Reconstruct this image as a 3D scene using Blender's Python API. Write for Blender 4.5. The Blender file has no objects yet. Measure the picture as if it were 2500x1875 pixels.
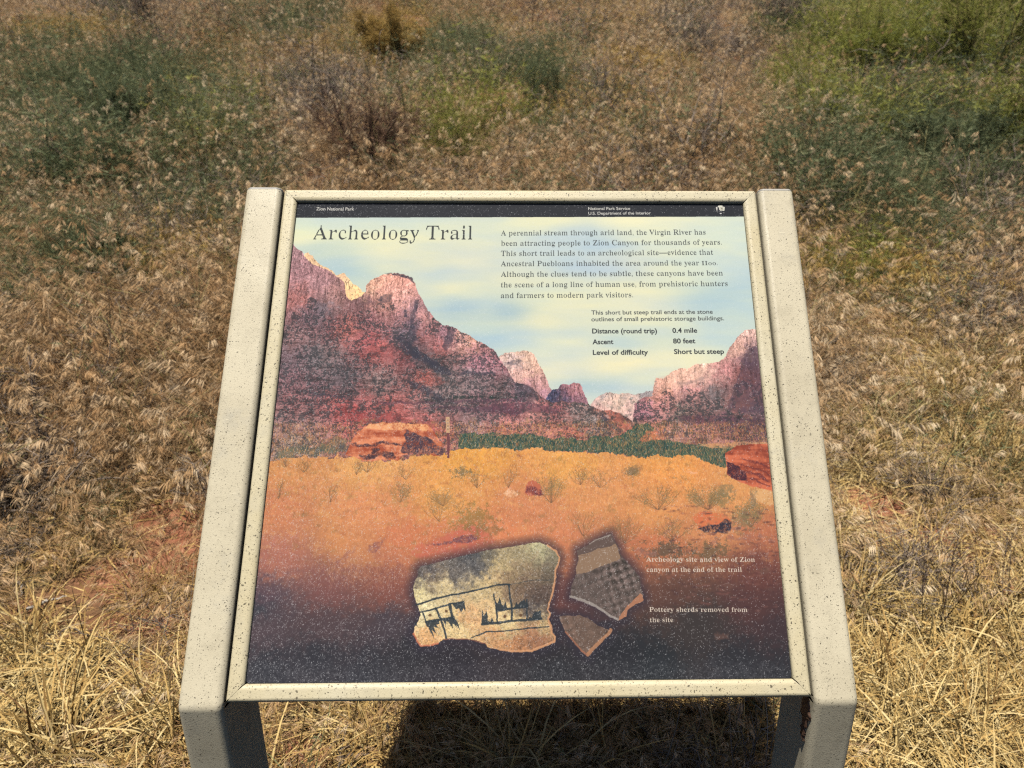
import bpy, math, random
import numpy as np
from mathutils import Vector, Matrix

random.seed(7)
RNG = np.random.default_rng(7)
S = bpy.context.scene
COL = S.collection

# ------------------------------------------------------------------ camera
Z0 = 0.59                                   # height of the panel's lower edge above the ground
PITCH, YAW, ROLL = 0.34326, 0.01582, 0.00419
cp, sp, cy_, sy_ = math.cos(PITCH), math.sin(PITCH), math.cos(YAW), math.sin(YAW)
FWD = np.array([sy_ * cp, cy_ * cp, -sp])
R0 = np.array([cy_, -sy_, 0.0]); U0 = np.cross(R0, FWD)
RGT = math.cos(ROLL) * R0 + math.sin(ROLL) * U0
UPV = -math.sin(ROLL) * R0 + math.cos(ROLL) * U0
CAM = np.array([0.00699, -0.6286, Z0 + 0.61136])
FPX, PX0, PY0 = 1733.75, 1311.5, 917.2
cam = bpy.data.cameras.new('camera')
cam.sensor_width = 36.0; cam.lens = FPX / 2500 * 36
cam.shift_x = -61.5 / 2500; cam.shift_y = -20.3 / 2500
cam.clip_start = 0.02; cam.clip_end = 400
cam.dof.use_dof = True; cam.dof.focus_distance = 0.92; cam.dof.aperture_fstop = 7.5
camo = bpy.data.objects.new('camera', cam); COL.objects.link(camo)
camo.matrix_world = Matrix(((RGT[0], UPV[0], -FWD[0], CAM[0]), (RGT[1], UPV[1], -FWD[1], CAM[1]),
                            (RGT[2], UPV[2], -FWD[2], CAM[2]), (0, 0, 0, 1)))
S.camera = camo

# ------------------------------------------------------------------ sky, sun, exposure
SUN = np.array([-0.14, -0.15, 1.0]); SUN /= np.linalg.norm(SUN)
SUN_EL = math.asin(SUN[2]); SUN_AZ = math.atan2(SUN[0], SUN[1])
wd = bpy.data.worlds.new('World'); S.world = wd; wd.use_nodes = True
wn = wd.node_tree; wbg = wn.nodes['Background']
sky = wn.nodes.new('ShaderNodeTexSky'); sky.sky_type = 'NISHITA'; sky.sun_disc = False
sky.sun_elevation = SUN_EL; sky.sun_rotation = SUN_AZ; sky.altitude = 1200; sky.dust_density = 2.0; sky.air_density = 0.7; sky.ozone_density = 0.4
wn.links.new(sky.outputs[0], wbg.inputs[0]); wbg.inputs[1].default_value = 0.05
sl = bpy.data.lights.new('sun', 'SUN'); sl.energy = 4.9; sl.angle = math.radians(0.55); sl.color = (1.0, 0.95, 0.86)
so = bpy.data.objects.new('sun', sl); COL.objects.link(so)
so.rotation_euler = Vector(tuple(SUN)).to_track_quat('Z', 'Y').to_euler(); so.location = (-1, -2, 6)
S.view_settings.view_transform = 'Standard'; S.view_settings.look = 'None'
S.view_settings.exposure = 0.3; S.view_settings.gamma = 1.0; S.view_settings.use_curve_mapping = False
S.render.engine = 'CYCLES'
S.cycles.max_bounces = 6; S.cycles.diffuse_bounces = 0; S.cycles.filter_width = 1.2; S.cycles.glossy_bounces = 2; S.cycles.transmission_bounces = 2
S.cycles.use_denoising = False
S.cycles.use_adaptive_sampling = True; S.cycles.adaptive_threshold = 0.02

# ------------------------------------------------------------------ helpers
def tag(o, label=None, cat=None, group=None, kind=None):
    if label: o['label'] = label
    if cat: o['category'] = cat
    if group: o['group'] = group
    if kind: o['kind'] = kind
    return o

def mesh_np(name, V, F, mat=None, attrs=None, smooth=False):
    """V (n,3), F list of arrays (k,3)/(k,4) -> mesh"""
    me = bpy.data.meshes.new(name)
    if not isinstance(F, list): F = [F]
    F = [np.asarray(f, np.int64) for f in F if len(f)]
    tot = np.concatenate([np.full(len(f), f.shape[1]) for f in F])
    idx = np.concatenate([f.ravel() for f in F])
    st = np.concatenate([[0], np.cumsum(tot)[:-1]])
    V = np.asarray(V, np.float32)
    me.vertices.add(len(V)); me.vertices.foreach_set('co', V.ravel())
    me.loops.add(len(idx)); me.loops.foreach_set('vertex_index', idx.astype(np.int32))
    me.polygons.add(len(tot)); me.polygons.foreach_set('loop_start', st.astype(np.int32))
    me.update(calc_edges=True)
    if smooth: me.polygons.foreach_set('use_smooth', np.ones(len(tot), bool))
    for k, a in (attrs or {}).items():
        at_ = me.attributes.new(k, 'FLOAT', 'POINT'); at_.data.foreach_set('value', np.asarray(a, np.float32))
    if mat: me.materials.append(mat)
    return me

def link(name, me, parent=None, loc=None):
    o = bpy.data.objects.new(name, me); COL.objects.link(o)
    if parent: o.parent = parent
    if loc is not None: o.location = loc
    return o

def empty(name, loc=(0, 0, 0)):
    o = bpy.data.objects.new(name, None); o.empty_display_size = 0.05; COL.objects.link(o); o.location = loc
    return o

class NT:
    def __init__(s, name):
        s.m = bpy.data.materials.new(name); s.m.use_nodes = True; s.t = s.m.node_tree; s.n = s.t.nodes
        s.b = s.n['Principled BSDF']
    def node(s, t, **k):
        n = s.n.new(t)
        for a, v in k.items():
            if a.startswith('i_'): n.inputs[a[2:].replace('_', ' ')].default_value = v
            else: setattr(n, a, v)
        return n
    def link(s, a, b): s.t.links.new(a, b)
    def math(s, op, a, b=None, c=None, clamp=False):
        n = s.n.new('ShaderNodeMath'); n.operation = op; n.use_clamp = clamp
        for i, v in enumerate((a, b, c)):
            if v is None: continue
            if hasattr(v, 'is_linked'): s.link(v, n.inputs[i])
            else: n.inputs[i].default_value = v
        return n.outputs[0]
    def mix(s, f, a, b, mode='MIX'):
        n = s.n.new('ShaderNodeMix'); n.data_type = 'RGBA'; n.blend_type = mode
        for i, v in ((0, f), (6, a), (7, b)):
            if hasattr(v, 'is_linked'): s.link(v, n.inputs[i])
            else: n.inputs[i].default_value = v if i == 0 else (*v[:3], 1)
        return n.outputs[2]
    def ramp(s, f, pts, interp='LINEAR'):
        n = s.n.new('ShaderNodeValToRGB'); n.color_ramp.interpolation = interp
        e = n.color_ramp.elements
        while len(e) < len(pts): e.new(0.5)
        for el, (p, c) in zip(e, pts):
            el.position = p; el.color = (*c, 1) if not isinstance(c, (int, float)) else (c, c, c, 1)
        s.link(f, n.inputs[0]); return n.outputs[0]
    def noise(s, vec, scale, detail=3, rough=0.5):
        n = s.n.new('ShaderNodeTexNoise'); n.inputs['Scale'].default_value = scale
        n.inputs['Detail'].default_value = detail; n.inputs['Roughness'].default_value = rough
        if vec is not None: s.link(vec, n.inputs['Vector'])
        return n.outputs[0]
    def bump(s, h, strength, dist=0.001):
        n = s.n.new('ShaderNodeBump'); n.inputs['Strength'].default_value = strength; n.inputs['Distance'].default_value = dist
        s.link(h, n.inputs['Height']); s.link(n.outputs[0], s.b.inputs['Normal'])

def lin(c):
    c = np.asarray(c, float) / 255.0
    return tuple(np.where(c <= 0.04045, c / 12.92, ((c + 0.055) / 1.055) ** 2.4))

def proj(P):
    d = np.asarray(P, float) - CAM; z = d @ FWD
    return np.stack([PX0 + FPX * (d @ RGT) / z, PY0 - FPX * (d @ UPV) / z], -1)

# ------------------------------------------------------------------ terrain
_tn = [(np.random.default_rng(40 + i).uniform(-1, 1, 2), np.random.default_rng(60 + i).uniform(0, 6.28)) for i in range(14)]
def terrain(x, y):
    x = np.asarray(x, float); y = np.asarray(y, float)
    q = np.maximum(0, y - 0.9)
    h = 0.33 * (q - 0.9 * (1 - np.exp(-q / 0.9)))
    h = h - 0.12 * np.maximum(0, y - 14) * 0.33
    a = 0
    for i, (k, ph) in enumerate(_tn):
        f = 1.2 * 1.28 ** i
        a = a + np.sin((k[0] * x + k[1] * y) * f * 2.2 + ph) / f
    w = np.clip((y - 0.9) / 2.5, 0, 1)
    return h + a * (0.008 + 0.05 * w) + 0.03 * w * x * 0.5

def at(px, py):
    """ground point that the photograph shows at (px, py) of its 2500 x 1875 pixels"""
    d = FWD + RGT * (px - PX0) / FPX - UPV * (py - PY0) / FPX
    t = np.linspace(0.8, 30, 6000); P = CAM + d * t[:, None]
    g = P[:, 2] - terrain(P[:, 0], P[:, 1])
    i = np.argmax(g < 0) if (g < 0).any() else len(t) - 1
    return P[i]

def at_depth(px, py, dist):
    d = FWD + RGT * (px - PX0) / FPX - UPV * (py - PY0) / FPX
    return CAM + d * dist

# ------------------------------------------------------------------ ground sheet
def ground_material():
    k = NT('red_soil'); tc = k.node('ShaderNodeTexCoord').outputs['Object']
    n1 = k.noise(tc, 1.6, 4, 0.6); n2 = k.noise(tc, 30, 6, 0.65); n3 = k.noise(tc, 260, 3, 0.6); n4 = k.noise(tc, 0.7, 3, 0.6)
    soil = k.ramp(n2, [(0.25, (0.24, 0.085, 0.045)), (0.5, (0.40, 0.155, 0.085)), (0.75, (0.52, 0.24, 0.14))])
    thatch = k.ramp(n3, [(0.3, (0.10, 0.06, 0.03)), (0.5, (0.24, 0.16, 0.085)), (0.72, (0.42, 0.30, 0.16))])
    ba = k.node('ShaderNodeAttribute', attribute_name='bare'); f = k.math('SUBTRACT', k.ramp(n1, [(0.36, 0.35), (0.52, 1.0)]), ba.outputs['Fac'], clamp=True)
    c = k.mix(f, soil, thatch)
    green = k.mix(n3, (0.03, 0.04, 0.018), (0.12, 0.12, 0.05))
    g = k.ramp(n4, [(0.55, 0.0), (0.62, 0.55)])
    c = k.mix(g, c, green)
    k.link(c, k.b.inputs['Base Color']); k.b.inputs['Roughness'].default_value = 0.95
    k.b.inputs['Specular IOR Level'].default_value = 0.15
    hh = k.math('ADD', k.math('MULTIPLY', n2, 1.0), k.math('MULTIPLY', n3, 0.4))
    k.bump(hh, 0.8, 0.02)
    return k.m

# patches of the meadow, measured on the photograph and laid on the ground: (px, py, radius x, radius y, strength)
K = 1.1302
PATCH = {
 'green': [(250,270,330,170,.48),(110,630,190,120,.5),(450,450,170,90,.5),(1950,260,260,110,.28),(2060,400,220,110,.6),(1000,190,200,60,.18),(1850,620,140,80,.25),(270,230,180,90,1),(330,300,120,60,.9),(100,120,90,45,.7),(205,90,60,40,.6),(470,45,90,30,.5),(200,560,90,38,1),(60,600,70,60,.8),(60,660,60,50,.7),(160,620,60,40,.7),(560,260,60,60,.5),(480,430,60,60,.8),(420,470,60,45,.8),(560,400,60,50,.6),(1160,180,60,60,.7),(1090,190,40,50,.8),(960,130,90,45,.8),(1190,290,60,40,.7),(1260,260,70,50,.5),(1720,110,70,35,.8),(1850,150,90,55,.9),(1680,80,60,35,.7),(1760,30,50,30,.7),(2000,330,190,70,1),(2090,380,120,60,.8),(1870,430,90,60,.9),(1750,280,60,60,.5),(1880,250,40,40,.6),(640,90,60,30,.5),(780,110,60,30,.5),(900,250,60,40,.4),(1340,270,60,40,.5),(1960,120,120,50,.7),(2130,80,130,90,.9),(1800,560,70,60,.35),(1940,510,90,40,.4),(20,520,40,60,.7),(1500,560,40,40,.3),(700,60,40,30,.5)],
 'gold':  [(1250,60,260,45,.35),(620,150,160,40,.4),(1300,230,200,40,.3),(1950,640,180,90,.4),(130,75,100,24,1),(220,95,50,24,.9),(860,80,85,45,1),(840,130,80,30,.7),(1330,160,130,22,1),(1450,165,60,20,.7),(1870,15,140,20,.9),(430,150,60,35,.5),(400,580,90,60,.6),(1760,600,120,80,.3)],
 'straw': [(60,1480,230,170,1),(300,1560,180,120,1),(150,1620,300,120,1),(700,1600,130,120,.9),(1900,1150,200,200,.9),(1990,900,200,170,.9),(2150,1000,150,250,.9),(2000,1500,330,260,1),(1850,1050,120,200,.8),(1900,760,130,90,.8),(2150,700,120,120,.5),(1250,1640,500,60,.9),(2060,620,150,60,.6),(1830,640,90,70,.6),(1980,720,260,190,.62),(2100,1250,200,200,.9),(2180,850,150,260,.7),(1880,1500,120,160,1)],
 'olive': [(2100,100,170,110,1),(1960,110,120,60,.8),(1800,150,80,50,.8),(2185,330,50,120,.8),(1745,230,50,90,.6),(980,320,95,60,.40),(1080,300,60,40,.3),(1850,580,120,60,.5),(500,300,60,60,.2),(2150,30,120,40,.9),(1900,60,60,40,.5)],
 'grey':  [(330,20,110,25,1),(720,240,70,60,.7),(1680,25,60,30,1),(1490,90,50,35,.9),(1560,130,60,40,.8),(1150,60,60,40,.5),(30,970,90,90,.9),(90,1080,120,60,.8),(60,1230,80,50,1),(150,1290,80,40,.8),(1980,1060,45,30,.9),(1950,1290,110,60,.8),(2090,1230,90,50,.6),(2150,420,70,50,.9),(2100,470,80,40,.7),(340,520,70,30,.7),(500,560,70,40,.7),(2090,700,70,60,.7),(2000,720,60,60,.6),(640,200,60,50,.5),(1300,75,60,40,.5),(1960,880,40,30,.4),(2180,640,60,60,.6),(1800,830,50,50,.5)],
 'bare':  [(170,1370,60,26,.9),(330,1230,60,24,.8),(440,1100,30,30,.8),(110,1190,40,20,.6),(2120,1210,50,22,.8),(2170,1150,40,18,.7),(1870,1180,40,18,.6),(640,1640,60,20,.7),(380,1350,30,24,.7),(240,1480,40,18,.5),(215,1250,55,32,1),(250,1285,50,24,1),(410,1225,45,25,1),(430,1180,40,22,.8),(360,1150,40,20,.8),(290,1350,50,24,.7),(220,1570,60,25,.6),(290,1450,60,22,.5),(2070,1180,60,28,1),(2180,1280,50,30,.9),(90,490,60,30,.7),(1880,1080,50,22,.6),(120,1305,70,20,.6),(80,1330,50,18,.7),(440,880,40,22,.6),(1080,230,50,18,.5),(1330,330,50,18,.4),(1900,1160,60,30,.4),(340,1120,60,26,.5),(1960,310,60,14,.5)],
}
def to_world(lst):
    out = []
    for (x, y, rx, ry, w) in lst:
        x, y, rx, ry = x * K, y * K, rx * K, ry * K
        if lst is PATCH['bare']: rx *= 1.35; ry *= 1.45
        c = at(x, y); a = at(x + rx, y); b1 = at(x, y - ry); b0 = at(x, y + ry)
        out.append((c[0], c[1], max(.03, abs(a[0] - c[0])), max(.05, abs(b1[1] - b0[1]) / 2), w))
    return np.array(out)
PW_ = {k_: to_world(v) for k_, v in PATCH.items()}
_wr = np.random.default_rng(77); _wk = [( _wr.normal(0, 1, 2), _wr.uniform(0, 6.28)) for _ in range(16)]
def wob(x, y, f=2.0):
    a = 0
    for i, (k_, ph) in enumerate(_wk): a = a + np.sin((k_[0] * x + k_[1] * y) * f * (1 + .35 * i) + ph) / (1 + .25 * i)
    return a / 4.0
def weight(kind, x, y):
    w = np.zeros_like(x); jx = .12 * wob(x, y, 5); jy = .16 * wob(y, x, 4)
    for cx, cy2, rx, ry, s in PW_[kind]:
        d = ((x + jx * min(1, rx * 3) - cx) / rx) ** 2 + ((y + jy * min(1, ry * 2) - cy2) / ry) ** 2
        w = np.maximum(w, s * np.clip(1.55 - d, 0, 1))
    return w


def build_ground():
    ys = np.concatenate([np.linspace(-40, -3, 12), np.linspace(-2.5, 0.3, 14), np.arange(0.35, 6, 0.035), np.arange(6, 16, 0.1), np.linspace(16.5, 90, 40)])
    xs = np.concatenate([np.linspace(-90, -9, 24), np.arange(-8.5, -3, 0.12), np.arange(-3, 3, 0.04), np.arange(3, 8.6, 0.12), np.linspace(9, 90, 24)])
    X, Y = np.meshgrid(xs, ys); Z = terrain(X, Y)
    r = np.random.default_rng(3)
    Z = Z + r.normal(0, 0.0025, Z.shape) * (np.abs(X) < 4) * (Y > 0) * (Y < 8)
    V = np.stack([X, Y, Z], -1).reshape(-1, 3); ny, nx = X.shape
    i = (np.arange(ny - 1)[:, None] * nx + np.arange(nx - 1)).ravel()
    F = np.stack([i, i + 1, i + 1 + nx, i + nx], -1)
    o = link('ground', mesh_np('ground', V, F, ground_material(), {'bare': np.clip(weight('bare', V[:, 0], V[:, 1]) * 1.6, 0, 1)}, smooth=True)); tag(o, kind='structure')
build_ground()

# ------------------------------------------------------------------ sign materials
def coat_material(name, base, dirt, speck_scale, speck_lo, yellow=0.0):
    k = NT(name); tc = k.node('ShaderNodeTexCoord').outputs['Object']
    warp = k.node('ShaderNodeTexNoise'); warp.inputs['Scale'].default_value = 160; warp.inputs['Detail'].default_value = 1
    k.link(tc, warp.inputs['Vector'])
    vm = k.n.new('ShaderNodeVectorMath'); vm.operation = 'MULTIPLY_ADD'
    k.link(warp.outputs[1], vm.inputs[0]); vm.inputs[1].default_value = (0.006, 0.006, 0.006); k.link(tc, vm.inputs[2])
    def specks(scale, lo, keep):
        v = k.node('ShaderNodeTexVoronoi'); v.inputs['Scale'].default_value = scale; k.link(vm.outputs[0], v.inputs['Vector'])
        sep = k.n.new('ShaderNodeSeparateColor'); k.link(v.outputs['Color'], sep.inputs[0])
        big = k.math('MULTIPLY_ADD', sep.outputs[0], lo, lo * 0.25)
        s = k.math('LESS_THAN', v.outputs['Distance'], big)
        return k.math('MULTIPLY', s, k.math('GREATER_THAN', sep.outputs[1], keep))
    clump = k.noise(tc, 22, 3, 0.6)
    s1 = specks(speck_scale, speck_lo, 0.45); s2 = specks(speck_scale * 1.9, speck_lo, 0.55)
    s1 = k.math('MULTIPLY', s1, k.ramp(clump, [(0.36, 0.45), (0.58, 1.0)]))
    sp_ = k.math('MAXIMUM', s1, k.math('MULTIPLY', s2, 0.75))
    n1 = k.noise(tc, 7, 4, 0.6); n2 = k.noise(tc, 700, 2, 0.5); n5 = k.noise(tc, 45, 4, 0.7)
    c = k.mix(k.ramp(n1, [(0.35, 0.0), (0.7, 1.0)]), base, dirt)
    c = k.mix(k.ramp(n5, [(0.52, 0.0), (0.78, 0.40)]), c, tuple(0.62 * x for x in dirt))
    n6 = k.noise(tc, 13, 5, 0.75); c = k.mix(k.ramp(n6, [(0.56, 0.0), (0.74, 0.38)]), c, (0.36, 0.35, 0.31))
    mp = k.node('ShaderNodeMapping'); mp.inputs['Rotation'].default_value = (0.3, 0.5, 0.6); mp.inputs['Scale'].default_value = (60, 900, 60); k.link(tc, mp.inputs[0])
    sc_ = k.noise(mp.outputs[0], 1.0, 2, 0.5); c = k.mix(k.math('MULTIPLY', k.ramp(sc_, [(0.70, 0.0), (0.74, 0.6)]), k.ramp(n6, [(0.5, 0.0), (0.6, 1.0)])), c, tuple(min(.85, 1.35 * x) for x in base))
    c = k.mix(k.math('MULTIPLY', k.ramp(n2, [(0.4, 1.0), (0.6, 0.0)]), 0.16), c, tuple(0.7 * x for x in base))
    c = k.mix(k.math('MULTIPLY', sp_, 0.86), c, (0.055, 0.045, 0.03))
    k.link(c, k.b.inputs['Base Color'])
    k.link(k.ramp(n1, [(0.3, 0.40), (0.7, 0.54)]), k.b.inputs['Roughness'])
    k.b.inputs['Specular IOR Level'].default_value = 0.4
    k.bump(k.math('ADD', n2, k.math('MULTIPLY', sp_, 0.5)), 0.32, 0.0006)
    return k.m

M_POST = coat_material('speckled_cream_post_coat', (0.62, 0.555, 0.405), (0.50, 0.44, 0.31), 400, 0.27)
M_BAR = coat_material('speckled_cream_frame_coat', (0.57, 0.49, 0.305), (0.60, 0.54, 0.385), 320, 0.30)
def flat(name, c, rough=0.6, spec=0.4, metal=0.0, bump=None):
    k = NT(name); k.b.inputs['Roughness'].default_value = rough
    k.b.inputs['Specular IOR Level'].default_value = spec; k.b.inputs['Metallic'].default_value = metal
    tc = k.node('ShaderNodeTexCoord').outputs['Object']; n = k.noise(tc, bump or 60, 4, 0.6)
    k.link(k.mix(n, tuple(0.7 * x for x in c), tuple(1.25 * x for x in c)), k.b.inputs['Base Color'])
    k.bump(n, 0.3, 0.001); return k.m
M_DARK = flat('dark_backing', (0.012, 0.011, 0.010), 0.8, 0.2)
M_CAP = flat('grey_plastic_cap', (0.42, 0.40, 0.36), 0.45)
M_RUST = flat('flaking_brown_primer', (0.10, 0.055, 0.035), 0.55, 0.5, bump=220)
M_SEAM = flat('dark_seam', (0.03, 0.025, 0.018), 0.8)

# ------------------------------------------------------------------ the wayside sign
T = 0.92366; W = 0.66; H = 0.65474; MB = 0.01875
UU = np.array([0, math.cos(T), math.sin(T)]); NN = np.array([0, -math.sin(T), math.cos(T)])
EX = np.array([1.0, 0, 0]) + 0.00161 * UU - 0.00264 * NN
ORG = np.array([0, 0, Z0])
def P3(x, s, o=0.0): return ORG + EX * x + UU * s + NN * o
sign = empty('wayside_sign', (0, 0.05, 0))
tag(sign, 'cream speckled metal wayside exhibit on two posts reading Archeology Trail, in dry grass', 'sign')
def sub(name, me, parent):
    o = bpy.data.objects.new(name, me); COL.objects.link(o); o.parent = parent
    if parent is sign: o.matrix_parent_inverse = Matrix.Translation((0, -0.05, 0))
    return o

def bars():
    prof = [(0, -0.024), (0, -0.0040), (0.0005, -0.0024), (0.0014, -0.0011), (0.0028, -0.0003), (0.0042, 0), (0.0044, 0), (0.0123, 0), (0.0125, 0),
            (0.0147, -0.0004), (0.0166, -0.0013), (0.0179, -0.0026), (0.01865, -0.0042), (0.01875, -0.0056), (0.01875, -0.014), (0.010, -0.024)]
    c = [(-W / 2, 0), (W / 2, 0), (W / 2, H), (-W / 2, H)]
    gap = 0.00018
    for i in range(4):
        a = np.array(c[i]); b = np.array(c[(i + 1) % 4]); d = (b - a) / np.linalg.norm(b - a); inn = np.array([-d[1], d[0]])
        L = np.linalg.norm(b - a); n = len(prof); V = []
        for (dd, o) in prof:
            g = gap + (0.0006 if o < -0.0001 else 0)
            for tpos in (dd + g, L - dd - g):
                q = a + d * tpos + inn * dd; V.append(P3(q[0], q[1], o))
        F = [[2 * j, 2 * j + 1, 2 * ((j + 1) % n) + 1, 2 * ((j + 1) % n)] for j in range(n)]
        me = bpy.data.meshes.new('frame_bar')
        me.from_pydata([tuple(v) for v in V], [], F + [[2 * j for j in range(n)][::-1], [2 * j + 1 for j in range(n)]])
        me.polygons.foreach_set('use_smooth', [True] * n + [False, False]); me.materials.append(M_BAR); me.update()
        import bmesh
        bm = bmesh.new(); bm.from_mesh(me); bmesh.ops.recalc_face_normals(bm, faces=bm.faces); bm.to_mesh(me); bm.free(); me.set_sharp_from_angle(angle=math.radians(38))
        sub('frame_bar', me, sign)
bars()

def box_uvn(name, x0, x1, s0, s1, o0, o1, mat, parent):
    V = [P3(x, s, o) for o in (o0, o1) for s in (s0, s1) for x in (x0, x1)]
    F = [[0, 2, 3, 1], [4, 5, 7, 6], [0, 1, 5, 4], [2, 6, 7, 3], [0, 4, 6, 2], [1, 3, 7, 5]]
    return sub(name, mesh_np(name, V, np.array(F), mat), parent)
box_uvn('backing_plate', -W / 2 + 0.001, W / 2 - 0.001, 0.001, H - 0.001, -0.0235, -0.0095, M_DARK, sign)

XI = W / 2 + 0.00314; PW = 0.04959; D = 0.09556; PO = 0.00121; SB = -0.00606
def post(side):
    import bmesh
    x0 = XI if side > 0 else -XI - PW
    # rounded rectangular section: list of (x, depth, is_front_amount)
    r = 0.0075; sec = []
    for cx, cyy, a0 in ((PW - r, r, -90), (PW - r, D - r, 0), (r, D - r, 90), (r, r, 180)):
        ta, tb = math.radians(a0 + 90), math.radians(a0)
        sec.append((cx + r * math.cos(tb) + .0006 * math.cos(ta + math.pi), cyy + r * math.sin(tb) + .0006 * math.sin(ta + math.pi)))
        for j in range(6):
            a = math.radians(a0 + 18 * j); sec.append((cx + r * math.cos(a), cyy + r * math.sin(a)))
        sec.append((cx + r * math.cos(ta) + .0006 * math.cos(tb + math.pi), cyy + r * math.sin(ta) + .0006 * math.sin(tb + math.pi)))
    bend = P3(0, SB, PO)[1:]; u = UU[1:]; n = NN[1:]; dn = np.array([0, -1.0])
    Rf = 0.014; phi = math.pi / 2 - T; tl = Rf * math.tan(phi / 2)
    rows = []                                      # (front point, depth direction, depth scale)
    top = P3(0, H - 0.00164, PO)[1:]
    rows.append((top, -n, 1.0))
    for s_ in (0.5, 0.2, 0.06, 0.0062): rows.append((bend + u * s_, -n, 1.0))
    p1 = bend + u * tl; cen = p1 - n * Rf
    back = bend + ((-n + np.array([1.0, 0])) / np.linalg.norm(-n + np.array([1.0, 0]))) * D / math.cos(phi / 2)
    for j in range(9):
        a = phi * j / 8
        nv = np.array([n[0] * math.cos(a) - n[1] * math.sin(a), n[0] * math.sin(a) + n[1] * math.cos(a)])   # rotate n towards -y
        f = cen + nv * Rf
        tgt = back + (dn * 0.0012 * (j - 4))
        rows.append((f, (tgt - f) / D, None))
    for zz in (bend[1] - tl - .001, Z0 - .08, 0.4, 0.25, 0.1, -0.12):
        rows.append((np.array([bend[0], zz]), np.array([1.0, 0]), 1.0))
    V = []; k = len(sec)
    for (f, dd, sc) in rows:
        for (sx, sd) in sec:
            q = f + dd * sd; ex = EX * (x0 + sx)
            V.append((ex[0], q[0] + ex[1], q[1] + ex[2]))
    F = []
    for i in range(len(rows) - 1):
        for j in range(k):
            F.append([i * k + j, i * k + (j + 1) % k, (i + 1) * k + (j + 1) % k, (i + 1) * k + j])
    me = bpy.data.meshes.new('post'); me.from_pydata(V, [], F + [list(range(k)), list(range((len(rows) - 1) * k, len(rows) * k))[::-1]])
    me.polygons.foreach_set('use_smooth', [True] * len(F) + [False, False]); me.materials.append(M_POST)
    bm = bmesh.new(); bm.from_mesh(me); bmesh.ops.recalc_face_normals(bm, faces=bm.faces); bm.to_mesh(me); bm.free(); me.set_sharp_from_angle(angle=math.radians(38))
    o = sub('post', me, sign)
    # plastic end cap with a rounded rim
    V = []
    for (h_, ins) in ((0.0006, 0.0007), (0.0022, 0.0004), (0.0034, 0.0010), (0.0042, 0.0030)):
        for (sx, sd) in sec:
            vx = sx + (ins if sx < PW / 2 else -ins); vd = sd + (ins if sd < D / 2 else -ins)
            ex = EX * (x0 + vx); q = top + u * h_ - n * vd
            V.append((ex[0], q[0] + ex[1], q[1] + ex[2]))
    F = [[i * k + j, i * k + (j + 1) % k, (i + 1) * k + (j + 1) % k, (i + 1) * k + j] for i in range(3) for j in range(k)]
    mc = bpy.data.meshes.new('end_cap'); mc.from_pydata(V, [], F + [list(range(3 * k, 4 * k)), list(range(k))[::-1]])
    mc.polygons.foreach_set('use_smooth', [True] * len(F) + [False, False]); mc.materials.append(M_CAP)
    bm = bmesh.new(); bm.from_mesh(mc); bmesh.ops.recalc_face_normals(bm, faces=bm.faces); bm.to_mesh(mc); bm.free(); mc.set_sharp_from_angle(angle=math.radians(38))
    c = sub('end_cap', mc, o)
    return o
postL = post(-1); postR = post(1)

# bracket between posts and frame, rear, seen only as the dark gap
for sgn in (-1, 1):
    a, b = (W / 2 - 0.001, XI + 0.0005); x0, x1 = (a, b) if sgn > 0 else (-b, -a)
    box_uvn('bracket', x0, x1, 0.012, H - 0.02, -0.0225, -0.0115, M_DARK, sign)

# flaking paint on the inner face of the right post
def flake():
    r = np.random.default_rng(5); n = 13; m = 30; V = []; X0 = XI
    yb = P3(0, SB, PO)[1]
    for i in range(m):
        t = i / (m - 1); zc = Z0 - 0.015 - 0.060 * t
        wdt = 0.011 * (math.sin(math.pi * min(1, t * 1.25 + 0.12)) ** 0.6 if t < 0.7 else 0.22 + 0.25 * r.random()) + 0.0012 * r.normal()
        wdt = max(0.0008, wdt); mid = yb + 0.022 - 0.006 * t + 0.0015 * r.normal()
        for j in range(n):
            q = j / (n - 1) * 2 - 1
            V.append((X0 - 0.0002 - (0.0012 + 0.0018 * r.random()) * (abs(q) < 0.98) * (0 < i < m - 1), mid + wdt * q, zc))
    F = [[i * n + j, i * n + j + 1, (i + 1) * n + j + 1, (i + 1) * n + j] for i in range(m - 1) for j in range(n - 1)]
    o = sub('paint_blister', mesh_np('paint_blister', V, np.array(F), M_RUST), postR)
    o['label'] = 'brown flaking paint blister'
flake()

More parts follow.
